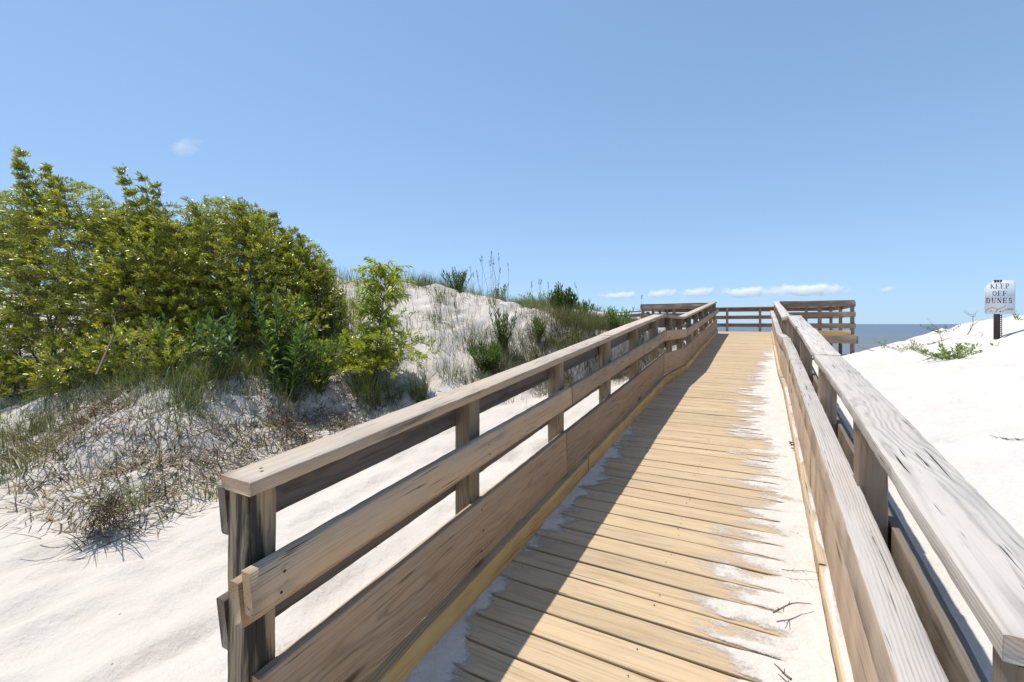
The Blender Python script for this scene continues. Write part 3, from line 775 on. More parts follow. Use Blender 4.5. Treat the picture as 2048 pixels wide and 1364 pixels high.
def stem_plant(name, label, cat, base, n, height, spread, seed, leafL=0.12, leafW=0.028, per=26, ang=0.9, cols=None, droop=0.15, group=None, mat='soft_leaf', hjit=0.25, bare=0.15, top_cone=0.0):
    """upright stalks with long leaves spiralling up them"""
    rr = np.random.default_rng(seed); x, y = base; z = float(ground(x, y)) - 0.03
    root = thing(name, label, cat, (x, y, z), group)
    cols = cols or [(0.055, 0.105, 0.022), (0.085, 0.14, 0.03), (0.04, 0.08, 0.02)]
    paths = []; rads = []; P = []; D = []; L = []
    for i in range(n):
        r = spread * math.sqrt(rr.random()); a = rr.uniform(0, 2 * math.pi)
        b = np.array([x + 0.16 * r * math.cos(a), y + 0.16 * r * math.sin(a), 0]); b[2] = float(ground(b[0], b[1])) - 0.03
        h = height * (1 - rr.uniform(0, hjit)) * (1 - top_cone * r / max(spread, 1e-6))
        tip = b + np.array([0.9 * r * math.cos(a), 0.75 * r * math.sin(a), h]) + LEFT * h * 0.04
        C = curve(b, tip, rr, 7, 0.025); paths.append(C); rads.append(np.linspace(0.006, 0.0025, 7) * (0.6 + height))
        t = np.linspace(bare, 1.0, per); idx = t * 6; i0 = np.minimum(idx.astype(int), 5); fr = (idx - i0)[:, None]
        pos = C[i0] * (1 - fr) + C[i0 + 1] * fr
        ph = np.arange(per) * 2.4 + rr.uniform(0, 6)
        up = np.clip(ang * (1 - 0.75 * t ** 3), 0.1, 2)
        d = np.stack([np.cos(ph) * np.sin(up), np.sin(ph) * np.sin(up), np.cos(up)], 1) + rr.normal(0, 0.12, (per, 3))
        P.append(pos); D.append(d); L.append(leafL * rr.uniform(0.65, 1.1, per) * np.where(t > 0.9, 0.7, 1.0))
    V, F = tubes(paths, rads, 5)
    obj_np('stalk', V, [F], M['stalk'], root, smooth=True)
    P = np.concatenate(P); D = np.concatenate(D); L = np.concatenate(L); m = len(P)
    N = unit(np.array([0, 0, 1.0]) + 0.35 * rr.normal(size=(m, 3)))
    V, F = leaves(P, D, N, L, L * (leafW / leafL) * rr.uniform(0.85, 1.15, m), droop=droop)
    obj_np('foliage', V, [F], M[mat], root, attrs={'col': ('FLOAT_COLOR', np.repeat(mixcol(rr, m, cols, [2] * len(cols)), 5, 0))})
    return root

WEEDS = 'broad-leaved weeds in front of the thicket'
PALE = [(0.13, 0.22, 0.05), (0.19, 0.28, 0.06), (0.09, 0.16, 0.045)]
stem_plant('tall_weed', 'cluster of tall broad-leaved weeds with folded pale leaves, the largest before the thicket', 'weed', (-5.62, 3.95), 14, 1.12, 0.42, 201, 0.20, 0.050, 26, 0.95, PALE, 0.25, WEEDS)
stem_plant('tall_weed', 'broad-leaved weeds at the bare dune end of the thicket', 'weed', (-5.5, 4.35), 11, 0.85, 0.32, 202, 0.18, 0.045, 22, 0.9, PALE, 0.25, WEEDS)
stem_plant('tall_weed', 'darker broad-leaved weeds shaded under the middle shrubs', 'weed', (-6.05, 3.35), 10, 0.85, 0.36, 203, 0.18, 0.046, 20, 0.95, [(0.09, 0.16, 0.05), (0.13, 0.20, 0.06)], 0.25, WEEDS)
stem_plant('tall_weed', 'dark slender weeds mixed with arching grass below the feathery-topped shrub', 'weed', (-6.55, 3.05), 9, 0.80, 0.40, 204, 0.17, 0.036, 20, 0.9, [(0.09, 0.16, 0.045), (0.14, 0.21, 0.05)], 0.25, WEEDS)
stem_plant('tall_weed', 'tallest slender weeds standing behind the large pale-leaved cluster', 'weed', (-6.0, 4.05), 12, 1.35, 0.45, 205, 0.17, 0.036, 28, 0.85, PALE, 0.25, WEEDS)
GOLD = 'leafy plants on the dune'
DGREEN = [(0.085, 0.14, 0.03), (0.13, 0.19, 0.04), (0.055, 0.095, 0.025)]
stem_plant('leafy_bush', 'dense dark green cone-shaped bush on the dune crest against the sky', 'bush', (-4.45, 10.8), 60, 1.02, 0.40, 211, 0.15, 0.036, 30, 0.9, DGREEN, 0.05, GOLD, hjit=0.12, bare=0.05, top_cone=0.55)
stem_plant('leafy_bush', 'lower green bush leaning against the cone-shaped one', 'bush', (-4.05, 11.3), 26, 0.62, 0.50, 212, 0.13, 0.03, 22, 0.9, DGREEN, 0.05, GOLD, top_cone=0.3)
stem_plant('leafy_plant', 'bright rosette-topped plant low on the sand face with tall dry stalks', 'plant', (-4.28, 6.9), 24, 0.52, 0.34, 213, 0.17, 0.036, 24, 1.05, DGREEN, 0.12, GOLD)
stem_plant('leafy_plant', 'taller leafy stems behind the rosette-topped plant on the sand face', 'plant', (-4.45, 7.75), 14, 0.85, 0.28, 214, 0.14, 0.028, 28, 0.8, DGREEN, 0.1, GOLD)
stem_plant('leafy_plant', 'single spiky yellow-green rosette between the leafy plant and the cone bush', 'plant', (-4.0, 8.4), 6, 0.48, 0.12, 215, 0.20, 0.030, 22, 0.75, [(0.10, 0.15, 0.03), (0.13, 0.18, 0.04)], 0.1, GOLD)
stem_plant('leafy_plant', 'light green plant on the crumbling bank beside the railing', 'plant', (-2.75, 9.75), 26, 0.55, 0.40, 216, 0.13, 0.028, 22, 1.0, PALE, 0.1, GOLD)
stem_plant('leafy_plant', 'small light green plant nearest the platform on the dune', 'plant', (-2.75, 11.4), 18, 0.42, 0.30, 217, 0.12, 0.028, 18, 1.0, PALE, 0.1, GOLD)
stem_plant('leafy_plant', 'squat green plant on the grassy crest behind the young tree', 'plant', (-6.9, 9.7), 34, 0.62, 0.45, 218, 0.12, 0.028, 22, 0.95, DGREEN, 0.08, GOLD)
stem_plant('leafy_plant', 'pair of pale green leafy stems on the crest by the tall dry stalks', 'plant', (-6.6, 11.3), 14, 0.62, 0.34, 219, 0.12, 0.03, 20, 0.8, PALE, 0.08, GOLD)
stem_plant('leafy_plant', 'loose pale green leafy stems on the crest between stalks and cone bush', 'plant', (-6.2, 13.4), 24, 0.60, 0.9, 220, 0.12, 0.03, 18, 0.8, PALE, 0.08, GOLD)
# right-hand dune
stem_plant('beach_plant', 'sprawling green leafy plant on the white dune in front of the sign', 'plant', (2.42, 8.72), 34, 0.20, 0.52, 221, 0.075, 0.034, 12, 1.2, [(0.24, 0.30, 0.08), (0.34, 0.38, 0.12), (0.13, 0.18, 0.06)], 0.1, 'plants on the white dune', hjit=0.5)
stem_plant('beach_plant', 'thin yellowish plant on the edge of the white dune before the sea', 'plant', (2.3, 10.3), 18, 0.20, 0.62, 222, 0.075, 0.018, 10, 1.1, [(0.30, 0.30, 0.10), (0.38, 0.33, 0.14)], 0.1, 'plants on the white dune', hjit=0.6)
stem_plant('beach_plant', 'small grey-green plant far down the edge of the white dune', 'plant', (2.25, 12.2), 8, 0.22, 0.45, 223, 0.08, 0.018, 9, 1.0, [(0.22, 0.28, 0.12), (0.30, 0.32, 0.15)], 0.1, 'plants on the white dune', hjit=0.6)
stem_plant('beach_plant', 'few green leaves growing just behind the sign on the crest', 'plant', (3.75, 10.6), 4, 0.20, 0.30, 224, 0.10, 0.022, 8, 0.9, PALE, 0.1, 'plants on the white dune', hjit=0.4)
stem_plant('beach_plant', 'low yellow-green patch on the crest beside the bare twig', 'plant', (2.95, 11.0), 6, 0.14, 0.35, 225, 0.08, 0.02, 9, 1.1, [(0.12, 0.14, 0.05), (0.15, 0.16, 0.06)], 0.1, 'plants on the white dune', hjit=0.5)

# young drooping tree
def sapling(label, base, height, seed):
    rr = np.random.default_rng(seed); x, y = base; z = float(ground(x, y)) - 0.05
    root = thing('young_tree', label, 'tree', (x, y, z))
    b = np.array([x, y, z])
    trunk = curve(b, b + np.array([0.05, 0.1, height * 0.9]), rr, 9, 0.04)
    paths = [trunk]; rads = [np.linspace(0.016, 0.004, 9)]
    P = []; D = []; L = []
    for i in range(150):
        t = rr.uniform(0.12, 1.0); k = t * 8; i0 = min(int(k), 7)
        s = trunk[i0] + (trunk[i0 + 1] - trunk[i0]) * (k - i0)
        a = rr.uniform(0, 2 * math.pi); ln = rr.uniform(0.28, 0.66) * (1.0 - 0.35 * abs(t - .55))
        hd = np.array([math.cos(a), math.sin(a), 0]); up_ = rr.uniform(0.25, 0.95)
        tt = np.linspace(0, 1, 7)[:, None]
        C = s + hd * ln * tt * (1.15 - up_ * .5) + np.array([0, 0, 1]) * (up_ * ln * tt - 0.30 * ln * tt ** 3)
        paths.append(C); rads.append(np.linspace(0.005, 0.0015, 7))
        m = 30
        q = rr.uniform(0.15, 1, m) * 6; j = np.minimum(q.astype(int), 5); fr = (q - j)[:, None]
        pos = C[j] * (1 - fr) + C[j + 1] * fr
        ax = unit(C[j + 1] - C[j]); rd = rnd_dirs(rr, m)
        P.append(pos); D.append(ax * 0.7 + rd * 0.7 + np.array([0, 0, -0.15])); L.append(rr.uniform(0.07, 0.125, m))
    V, F = tubes(paths, rads, 5); obj_np('trunk', V, [F], M['twig'], root, smooth=True)
    P = np.concatenate(P); D = np.concatenate(D); L = np.concatenate(L); m = len(P)
    N = unit(np.array([0, 0, 1.0]) + 0.6 * rr.normal(size=(m, 3)))
    V, F = leaves(P, D, N, L, L * rr.uniform(0.24, 0.32, m), droop=0.25)
    obj_np('crown', V, [F], M['soft_leaf'], root, attrs={'col': ('FLOAT_COLOR', np.repeat(mixcol(rr, m, [(0.42, 0.46, 0.045), (0.52, 0.53, 0.06), (0.24, 0.32, 0.04)], [3, 2, 2]), 5, 0))})
    return root
sapling('slender young tree with drooping bright yellow-green leaves, alone on the sand face', (-5.45, 5.45), 1.95, 301)
shrub('low light-leaved shrub spreading around the foot of the young tree', (-5.35, 5.05), (0.72, 0.5), 0.85, 302, 170, 13, irr=2.6, off=(0, 0), leafL=(.05, .08), low=0.1, wind=0.0, group=None,
      cols=[(0.40, 0.44, 0.045), (0.50, 0.50, 0.06), (0.22, 0.29, 0.04)], wts=[3, 2, 2])

# ------------------------------------------------------------------ grasses
GREENS = [(0.11, 0.145, 0.045), (0.16, 0.195, 0.065), (0.085, 0.115, 0.05), (0.27, 0.24, 0.11)]
DRY = [(0.38, 0.29, 0.17), (0.22, 0.165, 0.10), (0.09, 0.065, 0.045), (0.50, 0.42, 0.28)]
def grass_tuft(name, label, cat, base, n, h, seed, spread=0.12, lean=0.45, curl=0.7, cols=GREENS, wts=None, group=None, w=0.006):
    rr = np.random.default_rng(seed); x, y = base; z = float(ground(x, y)) - 0.02
    a = rr.uniform(0, 2 * np.pi, n); r = spread * np.sqrt(rr.random(n))
    P = np.stack([x + r * np.cos(a), y + r * np.sin(a), np.zeros(n)], 1); P[:, 2] = ground(P[:, 0], P[:, 1]) - 0.02
    V, F, k = blades(rr, P, h * rr.uniform(0.55, 1.1, n), w * rr.uniform(0.7, 1.3, n), np.abs(rr.normal(0, lean, n)), a + rr.normal(0, 0.7, n), rr.uniform(0.2, 1, n) * curl, 5)
    o = obj_np(name, V, [F], M['blade'], loc=(x, y, z), attrs={'col': ('FLOAT_COLOR', np.repeat(mixcol(rr, n, cols, wts or [3, 3, 2, 2][:len(cols)]), k, 0))})
    return tag(o, label, cat, group)
TG = 'separate grass tufts on the bank and dune'
TUFTS = [
 ('tall bright green grass tuft under the young tree', (-5.1, 4.85), 230, .62, .20, .30, .9),
 ('upright bright green grass tuft at the lower edge of the dune face', (-4.68, 5.5), 170, .55, .13, .22, .7),
 ('grass tuft between the two bright ones, brown at its foot', (-4.95, 5.25), 120, .38, .15, .5, 1.0),
 ('long-bladed grass tuft behind the last shrub of the thicket', (-6.6, 5.75), 200, .75, .30, .25, .6),
 ('wispy grass tuft on the slope above the last shrub', (-6.95, 6.3), 150, .6, .25, .3, .7),
 ('grass tuft drooping over the bank below the broad-leaved weeds', (-5.5, 3.75), 130, .50, .22, .6, 1.2),
 ('arching grass tuft below the middle of the thicket', (-5.98, 3.1), 120, .48, .25, .6, 1.3),
 ('arching grass tuft at the lip of the bank beside the weeds', (-5.65, 4.2), 120, .45, .22, .55, 1.2),
 ('small green grass tuft alone on the sand close to the railing', (-4.15, 6.35), 80, .38, .18, .5, .9),
 ('thin grey-green grass tuft below the rosette-topped plant', (-3.95, 7.0), 90, .45, .2, .4, .9),
 ('fine olive grass tuft under the cone-shaped bush', (-3.75, 9.6), 170, .55, .35, .4, .9),
 ('fine olive grass tuft hanging over the crumbling bank', (-3.15, 8.9), 160, .5, .3, .5, 1.0),
 ('olive grass tuft above the railing left of the crumbling bank', (-3.45, 8.2), 130, .45, .28, .5, 1.0),
 ('green grass tuft trailing from the bank onto the flat sand near the photo edge', (-6.35, 1.62), 130, .34, .22, .8, 1.0),
 ('leafy green grass tuft on the outer slope of the bank', (-7.1, 1.9), 160, .36, .28, .7, 1.0),
 ('green grass tuft halfway up the outer slope of the bank', (-7.5, 2.2), 150, .36, .28, .7, 1.0),
 ('grass tuft growing beside the hanging root clump', (-4.25, 1.72), 40, .34, .10, .7, .9),
 ('small yellow-green tuft at the toe of the bank near the first railing post', (-4.15, 2.15), 40, .30, .10, .7, .9),
 ('short yellow-green tuft in the litter on the bank slope', (-5.2, 2.3), 60, .22, .15, .6, .8),
]
for i, (lb, bp, n, h, sp, ln, cu) in enumerate(TUFTS):
    bright = 'bright' in lb or 'yellow-green' in lb
    grass_tuft('grass_tuft', lb, 'grass tuft', bp, n, h, 400 + i, sp, ln, cu, cols=([(0.13, 0.17, 0.035), (0.17, 0.20, 0.05), (0.09, 0.13, 0.035), (0.26, 0.22, 0.10)] if bright else GREENS), group=TG)

FT = [(-5.2, 6.6), (-5.0, 7.3), (-5.9, 7.4), (-4.7, 8.2), (-5.4, 8.9), (-4.35, 9.3), (-4.9, 9.7), (-6.4, 8.3), (-3.55, 7.6), (-3.6, 9.1), (-4.6, 6.2), (-6.9, 7.2), (-3.3, 10.3), (-3.9, 11.2), (-5.6, 10.6), (-7.6, 8.2)]
for i, bp in enumerate(FT):
    rr_ = random.Random(450 + i)
    grass_tuft('grass_tuft', 'small loose green grass tuft standing alone on the bare white dune face', 'grass tuft', bp, rr_.randint(35, 70), rr_.uniform(.30, .52), 450 + i, rr_.uniform(.08, .18), .42, .9, group='loose tufts on the dune face', w=0.007)

def scatter(name, label, pts, per, h, w, lean, curl, cols, wts, seed, spread=0.05, mat='blade', seg=4):
    rr = np.random.default_rng(seed); m = len(pts) * per
    q = np.repeat(pts, per, 0)
    P = np.stack([q[:, 0] + rr.normal(0, spread, m), q[:, 1] + rr.normal(0, spread, m), np.zeros(m)], 1)
    P[:, 2] = ground(P[:, 0], P[:, 1]) - 0.01
    V, F, k = blades(rr, P, rr.uniform(h[0], h[1], m), rr.uniform(w[0], w[1], m), np.abs(rr.normal(lean[0], lean[1], m)), rr.uniform(0, 2 * np.pi, m), rr.uniform(curl[0], curl[1], m), seg)
    c = mixcol(rr, m, cols, wts)
    o = obj_np(name, V, [F], M[mat], loc=(float(pts[:, 0].mean()), float(pts[:, 1].mean()), float(P[:, 2].min())), attrs={'col': ('FLOAT_COLOR', np.repeat(c, k, 0))})
    return tag(o, label, None, kind='stuff')

def dist_in(x, y):                       # how far inside the dune's toe line
    return np.interp(y, _TY, _TX) - x
def pick(n, xr, yr, fn, seed):
    rr = np.random.default_rng(seed); out = []
    while sum(map(len, out)) < n:
        x = rr.uniform(*xr, 4000); y = rr.uniform(*yr, 4000)
        out.append(np.stack([x, y], 1)[rr.random(4000) < fn(x, y)])
    return np.concatenate(out)[:n]

# crest of the dune: fringe of green beach grass
crest = pick(950, (-12, -5), (5.5, 22), lambda x, y: np.exp(-((dist_in(x, y) - 5.6) / 0.9) ** 2) * (0.12 + (fbm(x * 1.1, y * 1.1, 78) > 0.05)), 501)
scatter('dune_grass', 'fringe of green beach grass along the dune crest', crest, 12, (0.18, 0.50), (0.005, 0.010), (0.1, 0.3), (0.1, 0.7), GREENS, [3, 2, 3, 2], 502, 0.10)
# sparse dry grass on the white face
face = pick(620, (-10, -2.4), (5.2, 14), lambda x, y: np.exp(-((dist_in(x, y) - 2.8) / 1.7) ** 2) * (dist_in(x, y) > 0.1) * (0.25 + 0.75 * (vnoise(x * 0.9, y * 0.9, 77) > 0.0)), 503)
scatter('dry_grass', 'sparse dry and green grass stems on the white dune face', face, 6, (0.12, 0.42), (0.004, 0.008), (0.38, 0.40), (0.1, 0.9), [(0.18, 0.155, 0.08), (0.28, 0.23, 0.13), (0.13, 0.16, 0.06), (0.09, 0.075, 0.055)], [3, 2, 3, 2], 504, 0.06)
# denser olive growth low on the slope beside the railing
low = pick(1700, (-5, -2.3), (6.2, 13), lambda x, y: np.exp(-((dist_in(x, y) - 0.9) / 0.75) ** 2) * (y > 7) + 0.35 * np.exp(-((dist_in(x, y) - 0.4) / 0.4) ** 2), 505)
scatter('olive_grass', 'fine olive grass low on the dune beside the railing', low, 11, (0.14, 0.42), (0.004, 0.008), (0.3, 0.4), (0.3, 1.3), [(0.11, 0.115, 0.045), (0.17, 0.15, 0.07), (0.075, 0.09, 0.04), (0.24, 0.19, 0.11)], [3, 2, 2, 2], 506, 0.09)
def bank_d(x, y):
    return np.minimum(np.interp(y, _TY, _TX) - x, y - (1.42 + 0.03 * (x + 4.5)))
# arching grass fringe at the lip of the bank
lip = pick(560, (-10.5, -4.9), (1.9, 5.0), lambda x, y: np.exp(-((bank_d(x, y) - 1.45) / 0.30) ** 2), 507)
scatter('bank_grass', 'arching green grass hanging over the lip of the sand bank', lip, 11, (0.18, 0.50), (0.004, 0.008), (0.45, 0.4), (0.4, 1.5), GREENS, [3, 3, 2, 3], 508, 0.08, seg=5)
# green on the outer slope towards the photo edge
outer = pick(150, (-10.5, -6.2), (1.5, 2.9), lambda x, y: (bank_d(x, y) > -0.05) * np.clip((-x - 6.6) / 1.2, 0, 1) * np.exp(-((bank_d(x, y) - 0.5) / 0.5) ** 2), 509)
scatter('slope_grass', 'short green grass covering the outer slope of the bank', outer, 12, (0.10, 0.28), (0.004, 0.008), (0.6, 0.4), (0.3, 1.2), GREENS, [3, 3, 3, 2], 510, 0.08)
# dead stems and trailing litter over the bank slope
lit = pick(2300, (-8.0, -3.9), (1.3, 5.6), lambda x, y: np.exp(-((bank_d(x, y) - 0.60) / 0.55) ** 2) * np.where(bank_d(x, y) > -0.2, 1, 0), 511)
scatter('dead_stems', 'tangle of dead stems and trailing litter on the bank slope', lit, 3, (0.12, 0.40), (0.006, 0.013), (1.2, 0.30), (0.2, 0.9), DRY + [(0.09, 0.07, 0.05)], [4, 4, 4, 2, 3], 512, 0.10, 'straw', seg=5)
lit2 = pick(200, (-8.0, -3.9), (1.3, 5.6), lambda x, y: np.exp(-((bank_d(x, y) - 0.5) / 0.45) ** 2) * np.where(bank_d(x, y) > -0.1, 1, 0), 513)
scatter('bank_sprouts', 'small green sprouts among the dead stems on the bank', lit2, 5, (0.08, 0.20), (0.005, 0.009), (0.7, 0.35), (0.2, 1.0), GREENS, [3, 3, 2, 2], 514, 0.05)

# hanging clump of roots with radiating blades at the toe of the bank
rr = np.random.default_rng(601)
cx, cy = -4.14, 1.46; cz = float(ground(cx, cy))
clump = thing('grass_clump', 'brown fibrous root clump with long blades trailing over the flat sand', 'grass clump', (cx, cy, cz))
paths = []; rads = []
for i in range(190):
    s = np.array([cx, cy, cz]) + np.array([rr.normal(0, 0.06), rr.normal(0, 0.06), rr.uniform(0.03, 0.30)])
    a = rr.uniform(0, 2 * np.pi); e = s + np.array([math.cos(a), math.sin(a), 0]) * rr.uniform(0.02, 0.12) + np.array([0, 0, rr.uniform(-.2, .05)])
    e[2] = max(e[2], cz - .01)
    paths.append(curve(s, e, rr, 6, 0.22)); rads.append(np.full(6, rr.uniform(0.001, 0.003)))
V, F = tubes(paths, rads, 4); obj_np('roots', V, [F], M['root'], clump)
n = 90
P = np.array([cx, cy, cz + 0.18]) + rr.normal(0, 0.07, (n, 3)) * np.array([1, 1, .6])
V, F, k = blades(rr, P, rr.uniform(0.18, 0.42, n), rr.uniform(0.005, 0.010, n), rr.uniform(0.9, 1.5, n), rr.uniform(0, 2 * np.pi, n), rr.uniform(0.2, 0.9, n), 5)
obj_np('blades', V, [F], M['blade'], clump, attrs={'col': ('FLOAT_COLOR', np.repeat(mixcol(rr, n, GREENS + [(0.3, 0.24, 0.14)], [3, 3, 3, 2, 2]), k, 0))})
def root_mat(label, x, y, w, seed):
    rr = np.random.default_rng(seed); z = float(ground(x, y))
    paths = []; rads = []
    for i in range(170):
        s = np.array([x, y, 0]) + np.array([np.clip(rr.normal(0, w), -1.7 * w, 1.7 * w), np.clip(rr.normal(0, w * .5), -w, w), 0]); s[2] = float(ground(s[0], s[1])) + rr.uniform(0, .10)
        e = s + np.array([rr.normal(0, .10), rr.normal(0, .10), rr.uniform(-.12, .10)])
        paths.append(curve(s, e, rr, 5, 0.16)); rads.append(np.full(5, rr.uniform(0.0015, 0.004)))
    V, F = tubes(paths, rads, 4)
    tag(obj_np('root_mat', V, [F], M['root'], loc=(x, y, z)), label, 'roots', 'exposed root mats in the bank')
root_mat('reddish brown root mat sticking out of the bank below the weeds', -5.05, 3.55, .20, 611)
root_mat('brown root mat in the bank nearest the cap of the railing', -4.95, 4.15, .25, 612)
root_mat('straw-brown root mat at the top of the bank slope', -6.75, 2.35, .25, 613)
root_mat('brown roots dangling from the crumbling bank by the railing', -2.55, 9.2, .20, 614)

# tall dry stalks
def stalks(label, base, n, h, seed, spread=0.2, lean=0.12):
    rr = np.random.default_rng(seed); x, y = base; z = float(ground(x, y))
    root = thing('dry_stalk', label, 'stalk', (x, y, z), 'tall dry stalks on the dune')
    paths = []; rads = []; P = []; D = []
    for i in range(n):
        s = np.array([x, y, 0]) + np.array([rr.normal(0, spread), rr.normal(0, spread), 0]); s[2] = float(ground(s[0], s[1])) - .02
        hh = h * rr.uniform(.7, 1.05)
        C = curve(s, s + np.array([rr.normal(0, lean) * hh, rr.normal(0, lean) * hh, hh]) + LEFT * hh * 0.12, rr, 7, 0.02)
        paths.append(C); rads.append(np.linspace(.0045, .002, 7))
        m = 26; t = rr.uniform(.82, 1.0, m)[:, None]
        P.append(C[5] + (C[6] - C[5]) * (t - .82) / .18 + rr.normal(0, .008, (m, 3))); D.append(unit(C[6] - C[5]) + rr.normal(0, .45, (m, 3)))
        for q in range(2):
            j = rr.integers(2, 5); e = C[j] + rr.normal(0, .09, 3) + np.array([0, 0, .12]); paths.append(curve(C[j], e, rr, 4, .05)); rads.append(np.full(4, .002))
    V, F = tubes(paths, rads, 4); obj_np('stem', V, [F], M['twig'], root)
    for p_, d_ in zip(P, D):
        m = len(p_); V, F = leaves(p_, d_, rnd_dirs(rr, m), np.full(m, .035), np.full(m, .010))
        obj_np('seed_head', V, [F], M['straw'], root, attrs={'col': ('FLOAT_COLOR', np.repeat(mixcol(rr, m, [(.10, .08, .06), (.16, .13, .09)], [1, 1]), 5, 0))})
stalks('group of tallest thin dry stalks standing above the crest against the sky', (-5.9, 10.1), 9, 1.25, 701, .25)
stalks('dark leaning dry stalks on the white face left of the tallest group', (-5.75, 7.7), 9, .8, 702, .22)
stalks('thin dry stalks beside the cone-shaped bush', (-4.75, 10.5), 5, 1.0, 703, .3)
stalks('single leaning dry stalk near the platform', (-2.95, 12.5), 1, .95, 704, .02)
stalks('short dry stalks on the crest behind the squat green plant', (-7.2, 10.6), 8, .85, 705, .3)

def twig(label, x, y, L, seed, zf, ang, nb=4, name='twig', col='twig', r=.004, up=0.0):
    rr = np.random.default_rng(seed); z = float(zf(x, y))
    d = np.array([math.cos(ang), math.sin(ang), up])
    C = curve(np.array([x, y, z + .006]) - d * L / 2 + np.array([0, 0, up * L / 2]), np.array([x, y, z + .012]) + d * L / 2 + np.array([0, 0, up * L / 2]), rr, 8, .05)
    paths = [C]; rads = [np.linspace(r, r * .4, 8)]
    for i in range(nb):
        j = rr.integers(1, 7); e = C[j] + np.array([rr.normal(0, L * .22), rr.normal(0, L * .22), .01 + up * L * .25]); paths.append(curve(C[j], e, rr, 5, .08)); rads.append(np.linspace(r * .6, r * .3, 5))
    V, F = tubes(paths, rads, 5)
    return tag(obj_np(name, V, [F], M[col], loc=(x, y, z)), label, 'twig')
dk = lambda x, y: float(deck(y)) + 0.035
twig('forked brown twig lying on the drifted sand, the longest on the boardwalk', .117, 2.30, .20, 801, dk, 0.75, 5)
twig('thin pale straw bent into a triangle on the drifted sand', .165, 2.60, .16, 802, dk, 0.2, 4, r=.002)
twig('short dark twig on the sand at the bottom edge of the photo', .067, 1.92, .07, 803, dk, 2.4, 2, r=.005)
twig('dark bare twig standing on the crest beside the sign', 2.95, 9.95, .28, 804, lambda x, y: float(ground(x, y)), 1.0, 5, up=1.2, r=.006)
twig('dead brown plant stub lying on the white dune below the sign', 1.70, 5.02, .15, 805, lambda x, y: float(ground(x, y)) + .01, .3, 7, r=.005)
twig('thin bare stalk on the dune edge in front of the sea', 2.5, 9.9, .34, 806, lambda x, y: float(ground(x, y)), 2.0, 4, up=1.5, r=.004)
twig('dry fallen stem on the flat sand behind the middle rail', -2.6, 2.2, .45, 807, lambda x, y: float(ground(x, y)), 1.2, 3, r=.003)
twig('dark driftwood stick in the litter of the bank slope', -5.05, 2.55, .5, 808, lambda x, y: float(ground(x, y)) + .05, 2.4, 3, r=.008)
# pale leaning branch in the thicket
twig('pale bare branch leaning out of the thicket', -7.25, 2.55, 1.3, 809, lambda x, y: float(ground(x, y)) + .35, 2.7, 5, up=.55, r=.014, name='bare_branch')['category'] = 'branch'
rr = np.random.default_rng(821)
x, y = .209, 4.46; z = float(deck(y)) + .042
P = np.array([[x, y, z], [x + .01, y + .02, z + .004], [x - .01, y + .035, z + .01]])
V, F = leaves(P, np.array([[.6, -.6, .35], [-.3, .8, .4], [.8, .3, .2]]), np.array([[0, 0, 1.], [.3, 0, 1], [0, .4, 1]]), np.array([.07, .06, .05]), np.array([.03, .025, .022]), fold=.5)
tag(obj_np('dead_leaf', V, [F], M['straw'], loc=(x, y, z), attrs={'col': ('FLOAT_COLOR', np.tile([.22, .12, .06, 1], (15, 1)))}), 'curled brown dead leaf on the sand against the sunlit railing', 'leaf')

# ------------------------------------------------------------------ sign on the dune
M['sign_white'] = plain('faded_white_sign', (0.72, 0.74, 0.75), 0.55, vary=0.06, scale=9)
M['sign_black'] = plain('sign_lettering', (0.03, 0.03, 0.04), 0.6)
M['sign_blue'] = plain('faded_blue_print', (0.30, 0.38, 0.46), 0.6, vary=0.15)
M['sign_post'] = plain('dark_steel_channel', (0.07, 0.055, 0.06), 0.6, 0.3, vary=0.3)
sx_, sy_ = 3.16, 9.62; sz_ = float(ground(sx_, sy_))
sign = thing('warning_sign', 'faded white KEEP OFF DUNES sign on a perforated dark steel post in the sand', 'sign', (sx_, sy_, sz_ - 0.02))
sr = np.array([math.cos(YAW - 0.10), math.sin(YAW - 0.10), 0]); su = np.array([0.0, 0, 1]); sn = np.cross(sr, su)   # sn faces the boardwalk
SW, SH = 0.42, 0.51
SO = np.array([sx_, sy_, sz_ + 0.385]) + sr * 0.02                     # bottom centre of the panel
def spt(a, b, d): return SO + sr * a + su * b + sn * d
def sbox(a0, a1, b0, b1, d0, d1):
    V = [spt(a, b, d) for d in (d0, d1) for b in (b0, b1) for a in (a0, a1)]
    return np.array(V), np.array([[0, 2, 3, 1], [4, 5, 7, 6], [0, 1, 5, 4], [2, 6, 7, 3], [0, 4, 6, 2], [1, 3, 7, 5]])
class Acc:
    def __init__(s): s.V = []; s.F = []; s.n = 0
    def put(s, VF):
        s.V.append(VF[0]); s.F.append(VF[1] + s.n); s.n += len(VF[0])
    def obj(s, name, mat, parent): return obj_np(name, np.concatenate(s.V), [np.concatenate(s.F)], mat, parent)
